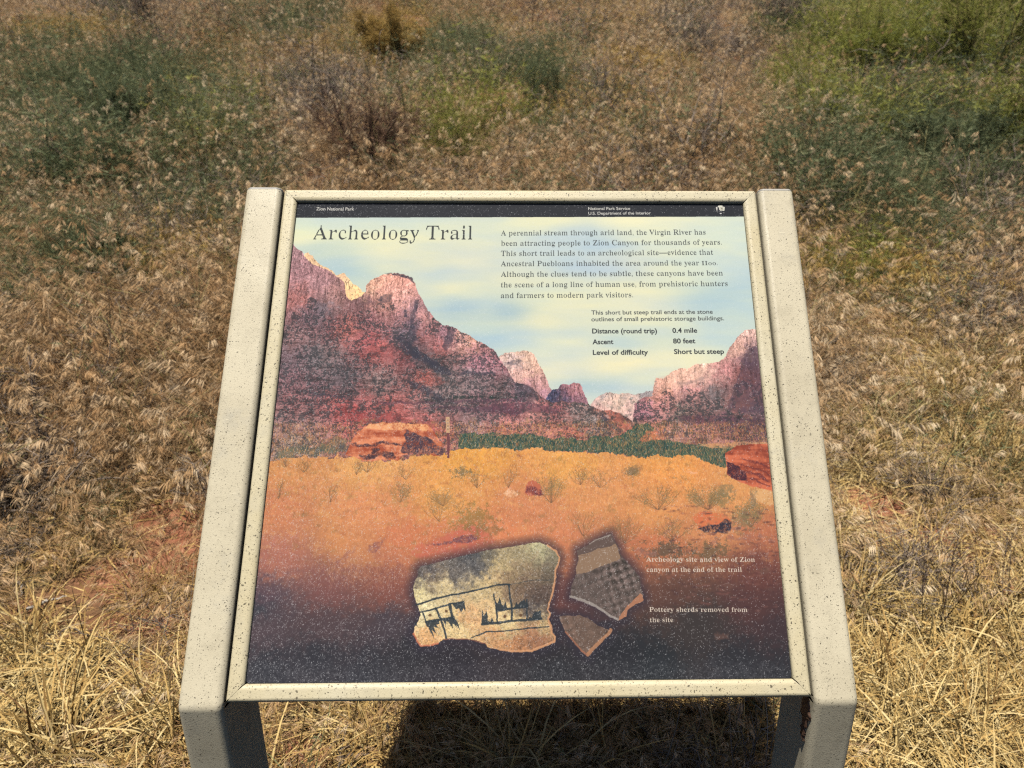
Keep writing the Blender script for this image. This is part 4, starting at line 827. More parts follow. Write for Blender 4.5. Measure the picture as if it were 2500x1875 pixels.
def tubes(g, P, rad, rnd, sides=3):
    """P (n,k,3) polylines, rad (n,k)"""
    n, k, _ = P.shape; d = np.gradient(P, axis=1); d /= np.linalg.norm(d, axis=-1, keepdims=True) + 1e-9
    up = np.where(np.abs(d[..., 2:]) < .9, np.array([0, 0, 1.0]), np.array([1.0, 0, 0])); a = np.cross(d, up); a /= np.linalg.norm(a, axis=-1, keepdims=True); b = np.cross(d, a)
    V = np.stack([P + (a * math.cos(6.2832 * j / sides) + b * math.sin(6.2832 * j / sides)) * rad[..., None] for j in range(sides)], 2).reshape(-1, 3)
    base = (np.arange(n)[:, None] * k + np.arange(k - 1)).ravel() * sides
    F = np.concatenate([np.stack([base + j, base + (j + 1) % sides, base + sides + (j + 1) % sides, base + sides + j], -1) for j in range(sides)])
    g.add(V, F, np.repeat(rnd, k * sides))
def spikelets(g, r, tips, dirs, m, L, Wd, droop, spread_, rnd):
    """drooping seed spikelets, m near each stem tip"""
    n = len(tips); i = np.repeat(np.arange(n), m); back = r.random(n * m) * 0.045
    p0 = tips[i] - dirs[i] * back[:, None]; az = r.random(n * m) * 6.283
    hor = np.stack([np.cos(az), np.sin(az), np.zeros_like(az)], -1); lean_ = dirs * np.array([1, 1, 0]) + r.normal(0, .25, dirs.shape) * np.array([1, 1, 0])
    dd = dirs[i] * 0.35 + lean_[i] * 0.9 + hor * spread_ * r.uniform(.2, 1, (n * m, 1)) - np.array([0, 0, 1.0]) * droop * r.uniform(.5, 1.3, (n * m, 1))
    dd /= np.linalg.norm(dd, axis=1)[:, None]; L = r.uniform(L[0], L[1], n * m); Wd = r.uniform(Wd[0], Wd[1], n * m)
    p0 = p0 + hor * (0.006 * r.random(n * m))[:, None]
    t = np.array([0, .35, .75, 1.0]); P = p0[:, None] + dd[:, None] * (L[:, None] * t)[..., None] - np.array([0, 0, 1.0]) * (0.25 * L[:, None] * t ** 2)[..., None]
    side = np.cross(dd, r.normal(0, 1, dd.shape)); side /= np.linalg.norm(side, axis=1)[:, None]
    ribbons(g, P, Wd[:, None] * np.array([.45, 1, .7, .08]), side, np.clip(rnd[i] + r.normal(0, .12, n * m) + .12, 0, 1))

def straw_tuft(seed, kind):
    r = np.random.default_rng(seed); g = Geo()
    if kind == 'tall':
        blades(g, r, 26, .045, (.09, .20), (.0018, .0042), .35, .9, 5)
        blades(g, r, 16, .08, (.05, .12), (.0015, .0040), 1.1, .5, 3)
    elif kind == 'low':
        blades(g, r, 20, .07, (.04, .11), (.0015, .0045), .9, .8, 4)
        blades(g, r, 24, .11, (.02, .08), (.0012, .0040), 1.45, .3, 3, flat_=.03)
    else:
        blades(g, r, 44, .13, (.02, .10), (.0010, .0045), 1.5, .2, 3, flat_=.028)
        blades(g, r, 10, .12, (.01, .035), (.003, .007), 1.5, .3, 2, flat_=.03)
    return g.mesh('straw_tuft', M_STRAW)
def brome_tuft(seed, kind):
    r = np.random.default_rng(seed); g = Geo(); n = {'dense': 17, 'tall': 12, 'fine': 22}[kind]
    L = {'dense': (.12, .30), 'tall': (.24, .46), 'fine': (.10, .22)}[kind]
    rr = r.random(n)
    P = blades(g, r, n, .07, L, (.0009, .0016), .28, 1.0, 5, rnd=rr * .8)
    d = P[:, -1] - P[:, -2]; d /= np.linalg.norm(d, axis=1)[:, None]
    spikelets(g, r, P[:, -1], d, 19 if kind != 'fine' else 12, (.010, .026), (.0010, .0023), .8, .6, rr)
    blades(g, r, 22, .10, (.05, .16), (.0010, .0022), .6, .6, 3)
    return g.mesh('brome_tuft', M_BROME)
def green_tuft(seed, kind, mat=M_GREEN):
    r = np.random.default_rng(seed); g = Geo()
    blades(g, r, 60, .10, (.10, .26), (.0010, .0022), .35, .5, 3)
    P = blades(g, r, 16, .09, (.12, .24), (.0012, .002), .3, .4, 4)
    q = P[:, 2:].reshape(-1, 3); q = np.repeat(q, 5, 0); m = len(q)
    dd = r.normal(0, 1, (m, 3)); dd[:, 2] = np.abs(dd[:, 2]) * .6; dd /= np.linalg.norm(dd, axis=1)[:, None]; L = r.uniform(.010, .026, m)
    Q = q[:, None] + dd[:, None] * (L[:, None] * np.array([0, .5, 1.]))[..., None]; sd = np.cross(dd, r.normal(0, 1, (m, 3))); sd /= np.linalg.norm(sd, axis=1)[:, None]
    ribbons(g, Q, np.full((m, 1), .0022) * np.array([.6, 1, .1]), sd, r.random(m))
    return g.mesh('green_tuft', mat)
def twig_clump(seed, mat=M_GREY, n=22, L=(.08, .22), rad=.09, lean=.9):
    r = np.random.default_rng(seed); g = Geo()
    th = r.random(n) * 6.283; a = np.abs(r.normal(lean, .45, n)); L = r.uniform(*L, n); k = 5; t = np.linspace(0, 1, k)
    az = th[:, None] + r.normal(0, .5, (n, 1)) * t; el = a[:, None] + r.normal(0, .5, (n, 1)) * t
    st = L[:, None] / k; P = np.stack([np.cumsum(np.sin(el) * np.cos(az) * st, 1), np.cumsum(np.sin(el) * np.sin(az) * st, 1), np.cumsum(np.cos(el) * st, 1)], -1)
    P = P + np.stack([r.normal(0, rad / 2, n), r.normal(0, rad / 2, n), np.full(n, .005)], -1)[:, None]; P[..., 2] = np.maximum(P[..., 2], .004)
    tubes(g, P, np.interp(t, [0, 1], [.0016, .0006])[None] * np.ones((n, 1)), r.random(n))
    m = n * 5; i = r.integers(0, n, m); j = r.integers(1, k, m); p0 = P[i, j]; dd = r.normal(0, 1, (m, 3)); dd[:, 2] = np.abs(dd[:, 2]) * .7; dd /= np.linalg.norm(dd, axis=1)[:, None]
    l2 = r.uniform(.02, .06, m); Q = p0[:, None] + dd[:, None] * (l2[:, None] * np.array([0, .5, 1.]))[..., None] + r.normal(0, .003, (m, 3, 3)); Q[:, 0] = p0
    tubes(g, Q, np.ones((m, 1)) * np.array([.0009, .0007, .0004]), r.random(m))
    return g.mesh('twig_clump', mat)

# ------------------------------------------------------------------ scatter: one object per kind of ground cover
def scatter(name, meshes, pts, rot, scl, tint, var, label):
    me = bpy.data.meshes.new(name); n = len(pts); me.vertices.add(n); me.vertices.foreach_set('co', np.asarray(pts, np.float32).ravel())
    for k_, a, ty in (('rot', rot, 'FLOAT_VECTOR'), ('scl', scl, 'FLOAT'), ('tint', tint, 'FLOAT'), ('var', var, 'INT')):
        at_ = me.attributes.new(k_, ty, 'POINT')
        at_.data.foreach_set('vector' if ty == 'FLOAT_VECTOR' else 'value', np.asarray(a, np.int32 if ty == 'INT' else np.float32).ravel())
    for m_ in meshes[:1]: me.materials.append(m_.materials[0])
    o = link(name, me); tag(o, label, kind='stuff')
    ng = bpy.data.node_groups.new(name, 'GeometryNodeTree'); ng.interface.new_socket('Geometry', in_out='INPUT', socket_type='NodeSocketGeometry'); ng.interface.new_socket('Geometry', in_out='OUTPUT', socket_type='NodeSocketGeometry')
    N_ = ng.nodes; gi = N_.new('NodeGroupInput'); go = N_.new('NodeGroupOutput'); jn = N_.new('GeometryNodeJoinGeometry'); ng.links.new(jn.outputs[0], go.inputs[0])
    def attr(nm, ty):
        a = N_.new('GeometryNodeInputNamedAttribute'); a.data_type = ty; a.inputs[0].default_value = nm; return a.outputs[0]
    ar, as_, av = attr('rot', 'FLOAT_VECTOR'), attr('scl', 'FLOAT'), attr('var', 'INT'); er = N_.new('FunctionNodeEulerToRotation'); ng.links.new(ar, er.inputs[0])
    for i, m_ in enumerate(meshes):
        src = bpy.data.objects.new(m_.name, m_)
        oi = N_.new('GeometryNodeObjectInfo'); oi.inputs['Object'].default_value = src; oi.inputs['As Instance'].default_value = False
        ip = N_.new('GeometryNodeInstanceOnPoints'); cmp_ = N_.new('FunctionNodeCompare'); cmp_.data_type = 'INT'; cmp_.operation = 'EQUAL'; ng.links.new(av, cmp_.inputs[2]); cmp_.inputs[3].default_value = i
        ng.links.new(gi.outputs[0], ip.inputs['Points']); ng.links.new(cmp_.outputs[0], ip.inputs['Selection']); ng.links.new(oi.outputs['Geometry'], ip.inputs['Instance'])
        ng.links.new(er.outputs[0], ip.inputs['Rotation']); ng.links.new(as_, ip.inputs['Scale']); ng.links.new(ip.outputs[0], jn.inputs[0])
    md = o.modifiers.new('scatter', 'NODES'); md.node_group = ng
    return o

def cover():
    r = np.random.default_rng(2024)
    # candidate points: dense near the sign, thinner uphill; a margin round what the camera sees
    def cand(y0, y1, dens):
        t1 = y1 + .63; hw = .80 * t1 + .7; n = int(dens * 2 * hw * (y1 - y0)); x = r.uniform(-hw, hw, n); y = r.uniform(y0, y1, n)
        k_ = np.abs(x) < .80 * (y + .63) + .7; return x[k_], y[k_]
    bands = [(.16, 1.2, 480), (1.2, 2.2, 360), (2.2, 3.5, 250), (3.5, 5.5, 150), (5.5, 8.5, 95), (8.5, 12.5, 60), (12.5, 18, 26)]
    xs, ys = zip(*[cand(*b) for b in bands]); x = np.concatenate(xs); y = np.concatenate(ys)
    g_, gd, st, gr, ba, ol = (weight(k_, x, y) for k_ in ('green', 'gold', 'straw', 'grey', 'bare', 'olive'))
    u = r.random(len(x)); far = np.clip((y - 1.0) / 1.2, 0, 1)
    keep = u > ba * 1.7
    # keep the posts clear
    keep &= ~((np.abs(np.abs(x) - .36) < .04) & (y > -.05) & (y < .12))
    kind = np.full(len(x), 'brome', object); p = r.random(len(x))
    kind[p < np.clip(.25 + .75 * st - .3 * far * (1 - st), .05, 1)] = 'straw'
    kind[r.random(len(x)) < gr * .45] = 'grey'; kind[r.random(len(x)) < g_ * .90] = 'green'; kind[r.random(len(x)) < gd * .85] = 'gold'; kind[r.random(len(x)) < ol * .8] = 'olive'
    kind[(kind == 'brome') & (r.random(len(x)) < .05)] = 'green'; kind[(kind == 'brome') & (r.random(len(x)) < .04 + .06 * far)] = 'grey'
    z = terrain(x, y); tone = np.clip(.5 + .42 * wob(x, y, 1.6) + r.normal(0, .16, len(x)), 0, 1)
    sets = {
      'straw': ([straw_tuft(i, 'tall') for i in range(4)] + [straw_tuft(10 + i, 'low') for i in range(5)] + [straw_tuft(20 + i, 'litter') for i in range(5)], 'dry_straw_grass', 'bleached golden straw and litter covering the ground round the sign'),
      'brome': ([brome_tuft(i, 'dense') for i in range(5)] + [brome_tuft(10 + i, 'tall') for i in range(4)] + [brome_tuft(20 + i, 'fine') for i in range(4)], 'dry_seeding_grass', 'dry brown grass with drooping seed heads over the slope'),
      'green': ([green_tuft(i, '') for i in range(6)], 'green_undergrowth', 'dull green undergrowth in patches among the dry grass'),
      'olive': ([green_tuft(30 + i, '', M_OLIVE) for i in range(5)], 'yellow_green_undergrowth', 'yellow green undergrowth in patches, densest at the upper right'),
      'grey': ([twig_clump(i) for i in range(6)], 'dead_twig_litter', 'grey dead twigs tangled in the dry grass')}
    for kn, (ms, nm, lb) in sets.items():
        k_ = keep & (kind == kn); n = int(k_.sum()); X, Y, Zz = x[k_], y[k_], z[k_]
        v = r.integers(0, len(ms), n); s = np.clip(r.lognormal(0, .28, n), .5, 1.9) * np.clip(1 + .55 * wob(X, Y, 3.2), .5, 1.6)
        if kn == 'straw':
            near = np.clip((st[k_] - .4) * 2, 0, 1); v = np.where(r.random(n) < .30 * near + .02 + .3 * near * (Y > .9), r.integers(0, 4, n), r.integers(4, len(ms), n)); s = np.clip(s, .55, 1.2) * (1.0 + .22 * np.clip(Y - 2, 0, 2))
            tn = np.clip(.30 + .75 * st[k_] + (tone[k_] - .5) * .55 + .2 * (Y > 1.0) * st[k_], 0, 1.3)
        elif kn == 'brome':
            lo = Y < 1.4; v = np.where(lo, r.integers(9, len(ms), n), v); s = np.clip(s, .5, 1.25) * np.clip(.62 + .3 * Y, .62, 1.15); tn = np.clip(tone[k_] + .65 * st[k_] + .14 * np.clip(Y - 2.2, 0, 1), 0, 1.25)
        elif kn in ('green', 'olive'): s *= np.clip(.5 + .22 * Y, .5, 1.35); tn = tone[k_]
        else: s *= np.clip(.7 + .15 * Y, .7, 1.5); tn = tone[k_]
        rot = np.stack([r.normal(0, .12, n), r.normal(0, .12, n), r.random(n) * 6.283], -1)
        scatter(nm, ms, np.stack([X, Y, Zz - .006], -1), rot, s, tn, v, lb)
    # golden brush, same brome shapes in a yellow straw
    k_ = keep & (kind == 'gold'); n = int(k_.sum()); ms = []
    for i in range(4):
        m_ = brome_tuft(40 + i, 'fine'); m_.materials[0] = M_GOLD; m_.name = 'gold_tuft'; ms.append(m_)
    scatter('golden_grass', ms, np.stack([x[k_], y[k_], z[k_] - .006], -1), np.stack([r.normal(0, .1, n), r.normal(0, .1, n), r.random(n) * 6.283], -1), r.uniform(1.0, 1.5, n), r.random(n), r.integers(0, 4, n), 'yellow gold grass in bands on the slope')
    # long bare stalks standing above the grass
    n = 900; Y = 1.3 + 9.5 * r.random(n) ** 1.3; X = r.uniform(-1, 1, n) * (.8 * (Y + .63) + .4); ms = []
    for i in range(6):
        rr = np.random.default_rng(500 + i); g = Geo(); t = np.linspace(0, 1, 7); L = rr.uniform(.28, .5); az = rr.random() * 6.28; le = rr.uniform(.1, .6)
        P = np.stack([np.sin(le * t) * L * t * math.cos(az), np.sin(le * t) * L * t * math.sin(az), L * t * np.cos(le * t)], -1)[None]; tubes(g, P, np.interp(t, [0, 1], [.0019, .0007])[None], rr.random(1), 3)
        for j in (3, 4, 5):
            q = P[0, j]; d_ = rr.normal(0, 1, 3); d_[2] = abs(d_[2]) + .6; d_ /= np.linalg.norm(d_); tubes(g, (q + d_ * (np.linspace(0, 1, 4) * rr.uniform(.06, .16))[:, None])[None], np.array([[.0011, .0009, .0007, .0004]]), rr.random(1), 3)
        ms.append(g.mesh('stalk', M_STEM))
    scatter('tall_dry_stalks', ms, np.stack([X, Y, terrain(X, Y) - .005], -1), np.stack([r.normal(0, .2, n), r.normal(0, .2, n), r.random(n) * 6.283], -1), r.uniform(.6, 1.25, n), r.random(n), r.integers(0, 6, n), 'thin pale bare stalks standing above the dry grass')
    # crumbs of red soil and small stones, mostly where the soil is bare
    n = 5200; X = r.uniform(-3.2, 3.2, n); Y = r.uniform(.2, 4.2, n); kk = r.random(n) < .12 + weight('bare', X, Y); X, Y = X[kk], Y[kk]; n = len(X); ms = []
    for i in range(4):
        rr = np.random.default_rng(700 + i); a = np.linspace(0, 6.283, 7)[:-1]; V = [(0, 0, .5)] + [(math.cos(q) * rr.uniform(.7, 1.2), math.sin(q) * rr.uniform(.7, 1.1), rr.uniform(.1, .35)) for q in a] + [(math.cos(q) * .9, math.sin(q) * .9, -.4) for q in a]
        ms.append(mesh_np('soil_crumb', np.array(V) * .004, [np.array([[0, 1 + j, 1 + (j + 1) % 6] for j in range(6)]), np.array([[1 + j, 7 + j, 7 + (j + 1) % 6, 1 + (j + 1) % 6] for j in range(6)])], M_CRUMB, {'rnd': rr.random(13)}))
    scatter('soil_crumbs', ms, np.stack([X, Y, terrain(X, Y)], -1), np.stack([r.normal(0, .4, n), r.normal(0, .4, n), r.random(n) * 6.283], -1), r.lognormal(-.1, .55, n), r.random(n), r.integers(0, 4, n), 'crumbs of red soil and small stones on the bare ground')
    # loose straw bits on the ground, everywhere near
    n = 5200; X = r.uniform(-3, 3, n); Y = r.uniform(.2, 3.6, n); kk = r.random(n) > 1.15 * weight('bare', X, Y); X, Y = X[kk], Y[kk]; n = len(X)
    ms = [straw_tuft(60 + i, 'litter') for i in range(5)]
    scatter('straw_litter', ms, np.stack([X, Y, terrain(X, Y) - .004], -1), np.stack([r.normal(0, .08, n), r.normal(0, .08, n), r.random(n) * 6.283], -1), r.uniform(.6, 1.1, n), np.clip(.25 + .6 * weight('straw', X, Y) + r.normal(0, .2, n), 0, 1), r.integers(0, 5, n), 'short broken straw lying flat on the red soil')
cover()

# ------------------------------------------------------------------ single plants that can be told apart
M_REDTWIG = plant_mat('reddish_brown_twig', rp((0.10, 0.055, 0.035), (0.19, 0.105, 0.065), (0.30, 0.175, 0.11), (0.40, 0.26, 0.16)), 0.85, 0.05)
def plant(name, label, px, py, h_px, w_px, stem_mat, leaf_mat, seed, stems=7, kids=5, twigs=5, leaf=None, r0=.003, lean=.55, leaf_n=4, cat='shrub', group=None, sparse=False, dark=False, curve=.3):
    r = np.random.default_rng(seed); c = at(px * K, py * K); dist = (c - CAM) @ FWD; h = h_px * K * dist / FPX * 1.05; w = w_px * K * dist / FPX
    root = empty(name, tuple(c)); tag(root, label, cat, group)
    g = Geo(); t = np.linspace(0, 1, 8)
    def grow(p0, d0, L, n, up, jit):
        d = d0[:, None] + r.normal(0, jit, (n, 1, 3)) * t[None, :, None] ** 1.2 + np.array([0, 0, up]) * t[None, :, None]
        d /= np.linalg.norm(d, axis=-1, keepdims=True); st = (L / 7)[:, None, None] * d; st[:, 0] = 0
        return p0[:, None] + np.cumsum(st, 1)
    az = r.random(stems) * 6.283; s = np.clip((w / 2) / h * r.uniform(.3, 1.25, stems), .05, 2.2)
    d0 = np.stack([np.cos(az) * s, np.sin(az) * s, np.ones(stems)], -1); d0 /= np.linalg.norm(d0, axis=1)[:, None]
    L0 = h * r.uniform(.75, 1.05, stems) * (1 + .25 * s)
    P0 = grow(np.stack([r.normal(0, w * .03, stems), r.normal(0, w * .03, stems), np.full(stems, -.01)], -1), d0, L0, stems, curve, .22)
    tubes(g, P0, r0 * np.interp(t, [0, 1], [1, .3])[None] * r.uniform(.6, 1.2, (stems, 1)), r.random(stems), 5)
    allp = [P0]; par = P0; rad = r0 * .55; LL = L0
    for lev, cnt in enumerate((kids, twigs)):
        n = len(par) * cnt; i = np.repeat(np.arange(len(par)), cnt); j = r.integers(2 if lev == 0 else 1, 7, n); p0 = par[i, j]
        base = par[i, np.minimum(j + 1, 7)] - par[i, j]; base /= np.linalg.norm(base, axis=1)[:, None] + 1e-9
        d = base + r.normal(0, lean, (n, 3)); d /= np.linalg.norm(d, axis=1)[:, None]; L = LL[i] * r.uniform(.25, .5, n); Pn = grow(p0, d, L, n, curve, .3)
        Pn[..., 2] = np.maximum(Pn[..., 2], .004)
        tubes(g, Pn, rad * np.interp(t, [0, 1], [1, .35])[None] * np.ones((n, 1)), r.random(n), 3); allp.append(Pn); par = Pn; rad *= .5; LL = L
    so_ = link('stem', g.mesh('stem', stem_mat), root)
    if leaf:
        f = Geo(); src = np.concatenate([a[:, 3:].reshape(-1, 3) for a in allp[1:]]); q = np.repeat(src, leaf_n, 0); m = len(q); q = q + r.normal(0, leaf[0] * .5, (m, 3))
        dd = r.normal(0, 1, (m, 3)); dd[:, 2] = dd[:, 2] * .6 + leaf[2]; dd /= np.linalg.norm(dd, axis=1)[:, None]; l_ = r.uniform(.6, 1.3, m) * leaf[0]
        Q = q[:, None] + dd[:, None] * (l_[:, None] * np.array([0, .5, 1.]))[..., None]; sd = np.cross(dd, r.normal(0, 1, (m, 3))); sd /= np.linalg.norm(sd, axis=1)[:, None]
        ribbons(f, Q, np.full((m, 1), leaf[1]) * np.array([.5, 1, .1]), sd, r.random(m)); link('foliage', f.mesh('foliage', leaf_mat), root)
    return root
plant('rabbitbrush', 'tall yellow green bush with forked pale stems in the upper right of the slope', 2100, 205, 225, 270, M_STEM, M_OLIVE, 1, 9, 8, 8, (.035, .003, .5), .010, .5, 3)
plant('rabbitbrush', 'bright green bush cut by the top right corner of the view', 2185, 95, 130, 190, M_STEM, M_OLIVE, 2, 9, 7, 8, (.035, .0035, .5), .006, .5, 4)
plant('rabbitbrush', 'olive yellow bush with open branches left of the tallest upper right bush', 1900, 165, 150, 170, M_STEM, M_OLIVE, 3, 8, 7, 6, (.03, .0026, .4), .005, .5, 2)
plant('dead_shrub', 'low dark reddish brown dead bush under the tall yellow green bush', 2080, 255, 75, 170, M_REDTWIG, None, 4, 16, 8, 7, None, .005, .8, curve=.1)
plant('dead_shrub', 'large rounded dark brown twiggy dead bush on the slope above the Archeology Trail title', 795, 390, 150, 300, M_REDTWIG, None, 5, 30, 9, 8, None, .005, .7)
plant('dead_shrub', 'grey purple dead brush left of the dark brown rounded bush', 690, 275, 80, 120, M_GREY, None, 6, 16, 8, 6, None, .004, .8, curve=.1)
plant('broom_shrub', 'olive green wiry bush right of the large dark brown dead bush', 985, 375, 120, 190, M_STEM, M_OLIVE, 7, 12, 8, 7, (.022, .0018, .4), .004, .6, 2)
plant('golden_shrub', 'golden orange bush high on the slope above the centre', 850, 165, 110, 170, M_STEM, M_GOLD, 8, 12, 8, 6, (.035, .0032, .5), .004, .6, 6)
plant('green_shrub', 'upright dark green bush alone on the slope above the sign', 1165, 245, 85, 130, M_STEM, M_GREEN, 9, 10, 6, 5, (.03, .0022, .9), .0035, .5, 3)
plant('green_shrub', 'broad dark green bush low on the left slope', 290, 330, 120, 260, M_STEM, M_GREEN, 10, 18, 8, 7, (.032, .003, .6), .004, .5, 5)
plant('green_shrub', 'small dark green bush beside the left edge, above the red soil', 215, 585, 70, 130, M_STEM, M_GREEN, 11, 14, 7, 6, (.024, .0024, .6), .003, .5, 5)
plant('green_shrub', 'blue green low bush near the right edge', 2030, 375, 100, 260, M_STEM, M_GREEN, 12, 18, 8, 7, (.03, .0028, .6), .004, .5, 5)
plant('green_shrub', 'bright green leafy bush below the pale seed heads at upper right', 1860, 185, 90, 170, M_STEM, M_OLIVE, 13, 14, 7, 6, (.035, .004, .6), .004, .5, 4)
plant('dead_shrub', 'grey dead brush at the top edge, left side', 340, 70, 90, 210, M_GREY, None, 14, 20, 8, 6, None, .006, .8, curve=.1)
plant('dead_shrub', 'grey purple dead brush at the top edge, right of centre', 1675, 70, 80, 120, M_GREY, None, 15, 18, 8, 6, None, .005, .8, curve=.1)
plant('dead_shrub', 'small grey dead bush between the golden grass band and the top edge', 1490, 125, 60, 110, M_GREY, None, 16, 14, 7, 6, None, .005, .8, curve=.1)
plant('dead_forb', 'dark thin branched dead weed standing in the straw right of the sign', 2018, 1375, 235, 230, M_DARKTWIG, None, 17, 3, 6, 4, None, .0016, .45, cat='weed', curve=.2)
plant('dead_forb', 'grey brown dead weed at the right edge among straw', 2165, 1330, 190, 150, M_GREY, None, 18, 3, 5, 4, None, .0014, .45, cat='weed')
plant('green_weed', 'pale green leafy weed with arching stalks at the right edge', 2190, 390, 190, 120, M_STEM, M_OLIVE, 19, 6, 5, 4, (.04, .005, .2), .005, .35, 3, cat='weed')
plant('tall_weed', 'tall green thin stalks rising above the pale seed heads at upper right', 1738, 300, 230, 90, M_STEM, M_OLIVE, 20, 4, 5, 3, (.03, .0022, .7), .004, .3, 2, cat='weed')
plant('tall_weed', 'tall forked pale yellow dry stalk left of the sign', 462, 440, 260, 130, M_STEM, M_GOLD, 21, 3, 4, 3, (.02, .0012, .4), .0028, .35, 1, cat='weed', curve=.25)
plant('tall_weed', 'short forked pale stalk behind the right post', 1830, 560, 140, 90, M_STEM, None, 22, 3, 4, 3, None, .002, .4, cat='weed')
plant('tall_weed', 'yellow forked stalk rising from straw far right of the right post', 2060, 500, 150, 110, M_STEM, None, 23, 3, 4, 3, None, .0025, .4, cat='weed')
plant('tall_weed', 'thin pale stalks with dry leaves at the far left, below the golden band', 30, 300, 110, 90, M_STEM, M_BROME, 24, 4, 4, 3, (.03, .0025, .2), .003, .4, 2, cat='weed')
plant('dead_shrub', 'dark grey brown matted dead bush at the left edge beside the sign', 40, 1110, 110, 170, M_DARKTWIG, None, 25, 26, 9, 7, None, .0022, .9, curve=.05)
plant('dead_shrub', 'flat grey dead tuft in the straw right of the right post', 1985, 1080, 60, 120, M_GREY, None, 26, 24, 7, 5, None, .0018, 1.0, curve=.0)

def grass_clump(label, px, py, h_px, mat, seed, n=60, rad=.05, lean=.35, w=(.002, .0045), name='grass_clump', heads=False):
    c = at(px * K, py * K); dist = (c - CAM) @ FWD; h = h_px * K * dist / FPX; r = np.random.default_rng(seed); root = empty(name, tuple(c)); tag(root, label, 'grass clump', 'separate clumps of dry grass')
    g = Geo(); P = blades(g, r, n, rad, (h * .6, h * 1.15), w, lean, .7, 6); link('blade', g.mesh('blade', mat), root)['kind'] = 'stuff'
    if heads:
        d = P[:, -1] - P[:, -2]; d /= np.linalg.norm(d, axis=1)[:, None]; g2 = Geo(); spikelets(g2, r, P[:, -1], d, 9, (.012, .026), (.002, .0036), .6, .6, r.random(n)); link('seed_head', g2.mesh('seed_head', M_BROME), root)['kind'] = 'stuff'
for a in (('tall golden clump of wide straw blades at the left, low in the frame', 120, 1640, 250, M_STRAW, 31, 46, .05, .3, (.003, .0065)),
          ('straw clump right below the left edge sticks', 60, 1400, 130, M_STRAW, 32, 40, .05, .4, (.0025, .005)),
          ('upright yellow clump at the left edge above the fallen sticks', 130, 1240, 90, M_STRAW, 33, 26, .03, .25, (.002, .004)),
          ('low golden clump beside the bare red soil left of the sign', 300, 1290, 110, M_GOLD, 34, 46, .05, .6, (.0016, .003)),
          ('straw clump leaning against the left post', 350, 1560, 120, M_STRAW, 35, 36, .05, .6, (.002, .005)),
          ('bright straw clump right of the right post bend', 1930, 1490, 170, M_STRAW, 36, 60, .06, .4, (.002, .0045)),
          ('tall straw clump near the lower right corner', 2120, 1600, 190, M_STRAW, 37, 60, .07, .5, (.002, .005)),
          ('wide bladed straw clump right of the dead weed', 2090, 1390, 90, M_STRAW, 38, 30, .03, .35, (.004, .008)),
          ('dry clump inside the shadow of the sign', 1380, 1650, 110, M_STRAW, 39, 34, .05, .35, (.002, .004)),
          ('reddish dry clump in the left of the sign shadow', 960, 1650, 100, M_BROME, 40, 30, .05, .4, (.002, .004)),
          ('pale feathery clump right of the right post', 2000, 900, 190, M_STRAW, 41, 80, .10, .3, (.0016, .003)),
          ('pale straw clump at the right edge beside the post top', 2150, 1010, 150, M_STRAW, 42, 70, .09, .35, (.0018, .0035))): grass_clump(*a)
grass_clump('pale seeding clump on the slope left of the left post', 430, 640, 130, M_BROME, 43, 46, .10, .5, (.0012, .002), heads=True)
grass_clump('pale seeding clump hanging over green growth at the left', 170, 600, 90, M_BROME, 44, 40, .10, .6, (.0012, .002), heads=True)

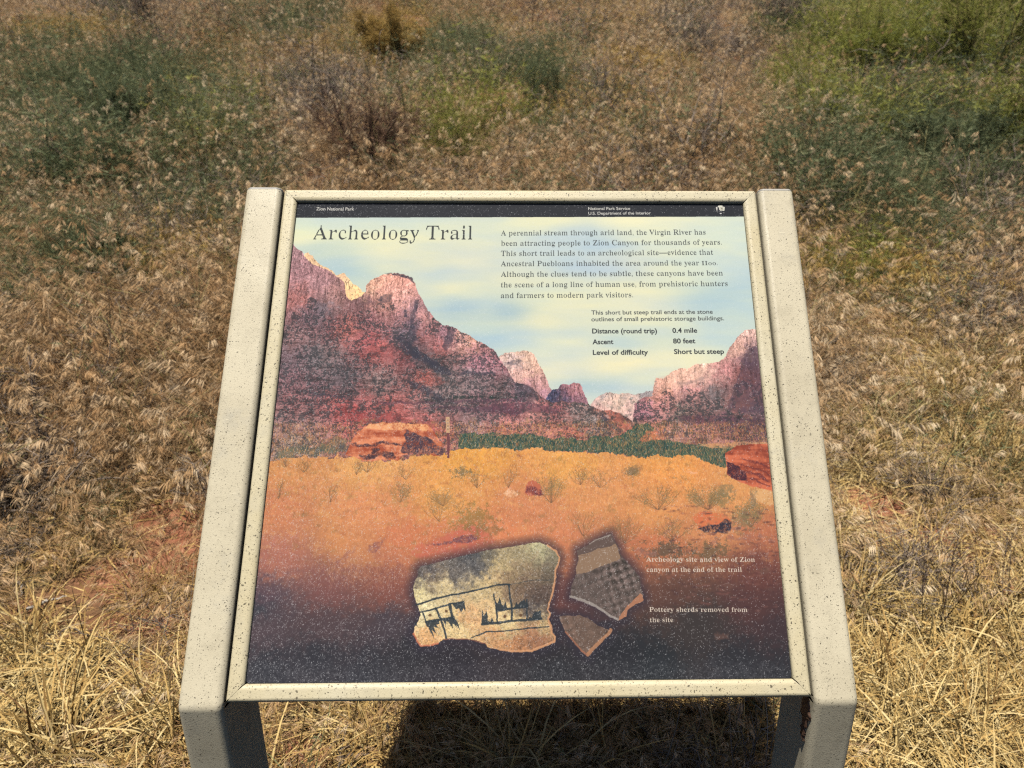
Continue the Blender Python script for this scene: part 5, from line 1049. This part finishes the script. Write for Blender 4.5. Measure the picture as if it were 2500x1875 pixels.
def stick(label, pts_px, rad, mat, seed, name='stick', lift=.012):
    r = np.random.default_rng(seed); P = np.array([at(x * K, y * K) for x, y in pts_px]); P[:, 2] += lift + rad; o = P[0].copy(); P = P - o
    t = np.linspace(0, 1, len(P)); tt = np.linspace(0, 1, 14); C_ = np.stack([np.interp(tt, t, P[:, i]) for i in range(3)], -1) + r.normal(0, rad * .5, (14, 3))
    g = Geo(); tubes(g, C_[None], (rad * np.interp(tt, [0, .5, 1], [1, .85, .4]) * r.uniform(.85, 1.15, 14))[None], np.array([r.random()]), 7)
    ob = link(name, g.mesh(name, mat), None, tuple(o)); tag(ob, label, 'stick', 'dead sticks lying in the grass')
stick('pale bleached stick lying in grey litter at the left edge', [(60, 1330), (100, 1312), (151, 1296)], .0045, M_STICK, 1)
stick('dark short stick above the bleached stick at the left edge', [(8, 1244), (30, 1225), (62, 1205)], .0045, M_DARKTWIG, 2)
stick('forked white twig between the two left edge sticks', [(40, 1265), (48, 1275), (52, 1300)], .0035, M_STICK, 3)
stick('long thin pale stem arching over litter at the left', [(50, 1262), (75, 1260), (110, 1272), (150, 1285)], .0018, M_STRAW, 4)
stick('pale curved stick right of the dead weed', [(2070, 1288), (2120, 1280), (2158, 1292)], .005, M_STICK, 5)
stick('grey stick on the ground between the posts, outside the shadow', [(725, 1655), (765, 1648), (800, 1644)], .0045, M_GREY, 6)
stick('pale straw stem lying above the grey stick between the posts', [(800, 1635), (850, 1640), (895, 1642)], .0016, M_STRAW, 7)
stick('long pale leaning stem beside bare soil right of the right post', [(1850, 1310), (1910, 1303), (1975, 1300)], .0022, M_STICK, 8)
stick('bleached blade pair lying at the right above the bare soil', [(2040, 1075), (2100, 1068), (2160, 1080)], .003, M_STRAW, 9)

# unseen dark paving before the sign, added to cut ground bounce on the leg fronts
def added_dark_path():
    k = NT('added_dark_asphalt'); tc = k.node('ShaderNodeTexCoord').outputs['Object']; n = k.noise(tc, 160, 4, .7); n2 = k.noise(tc, 3, 3, .5)
    k.link(k.mix(n, (.022, .021, .020), (.085, .08, .075)), k.b.inputs['Base Color']); k.b.inputs['Roughness'].default_value = .9; k.bump(n, .6, .004)
    xs = np.linspace(-30, 30, 120); V = []
    for x in xs:
        e = 0.10 + .02 * math.sin(x * 3) + .01 * math.sin(x * 11); z = float(terrain(x, e))
        for y, dz in ((-2.4, .01), (-2.38, .03), (-1.2, .03), (e - .02, .03), (e, .008)): V.append((x, y, float(terrain(x, y)) + dz))
    n_ = 5; F = [[i * n_ + j, (i + 1) * n_ + j, (i + 1) * n_ + j + 1, i * n_ + j + 1] for i in range(len(xs) - 1) for j in range(n_ - 1)]
    o = link('added_dark_path', mesh_np('added_dark_path', V, np.array(F), k.m)); tag(o, kind='structure')
added_dark_path()
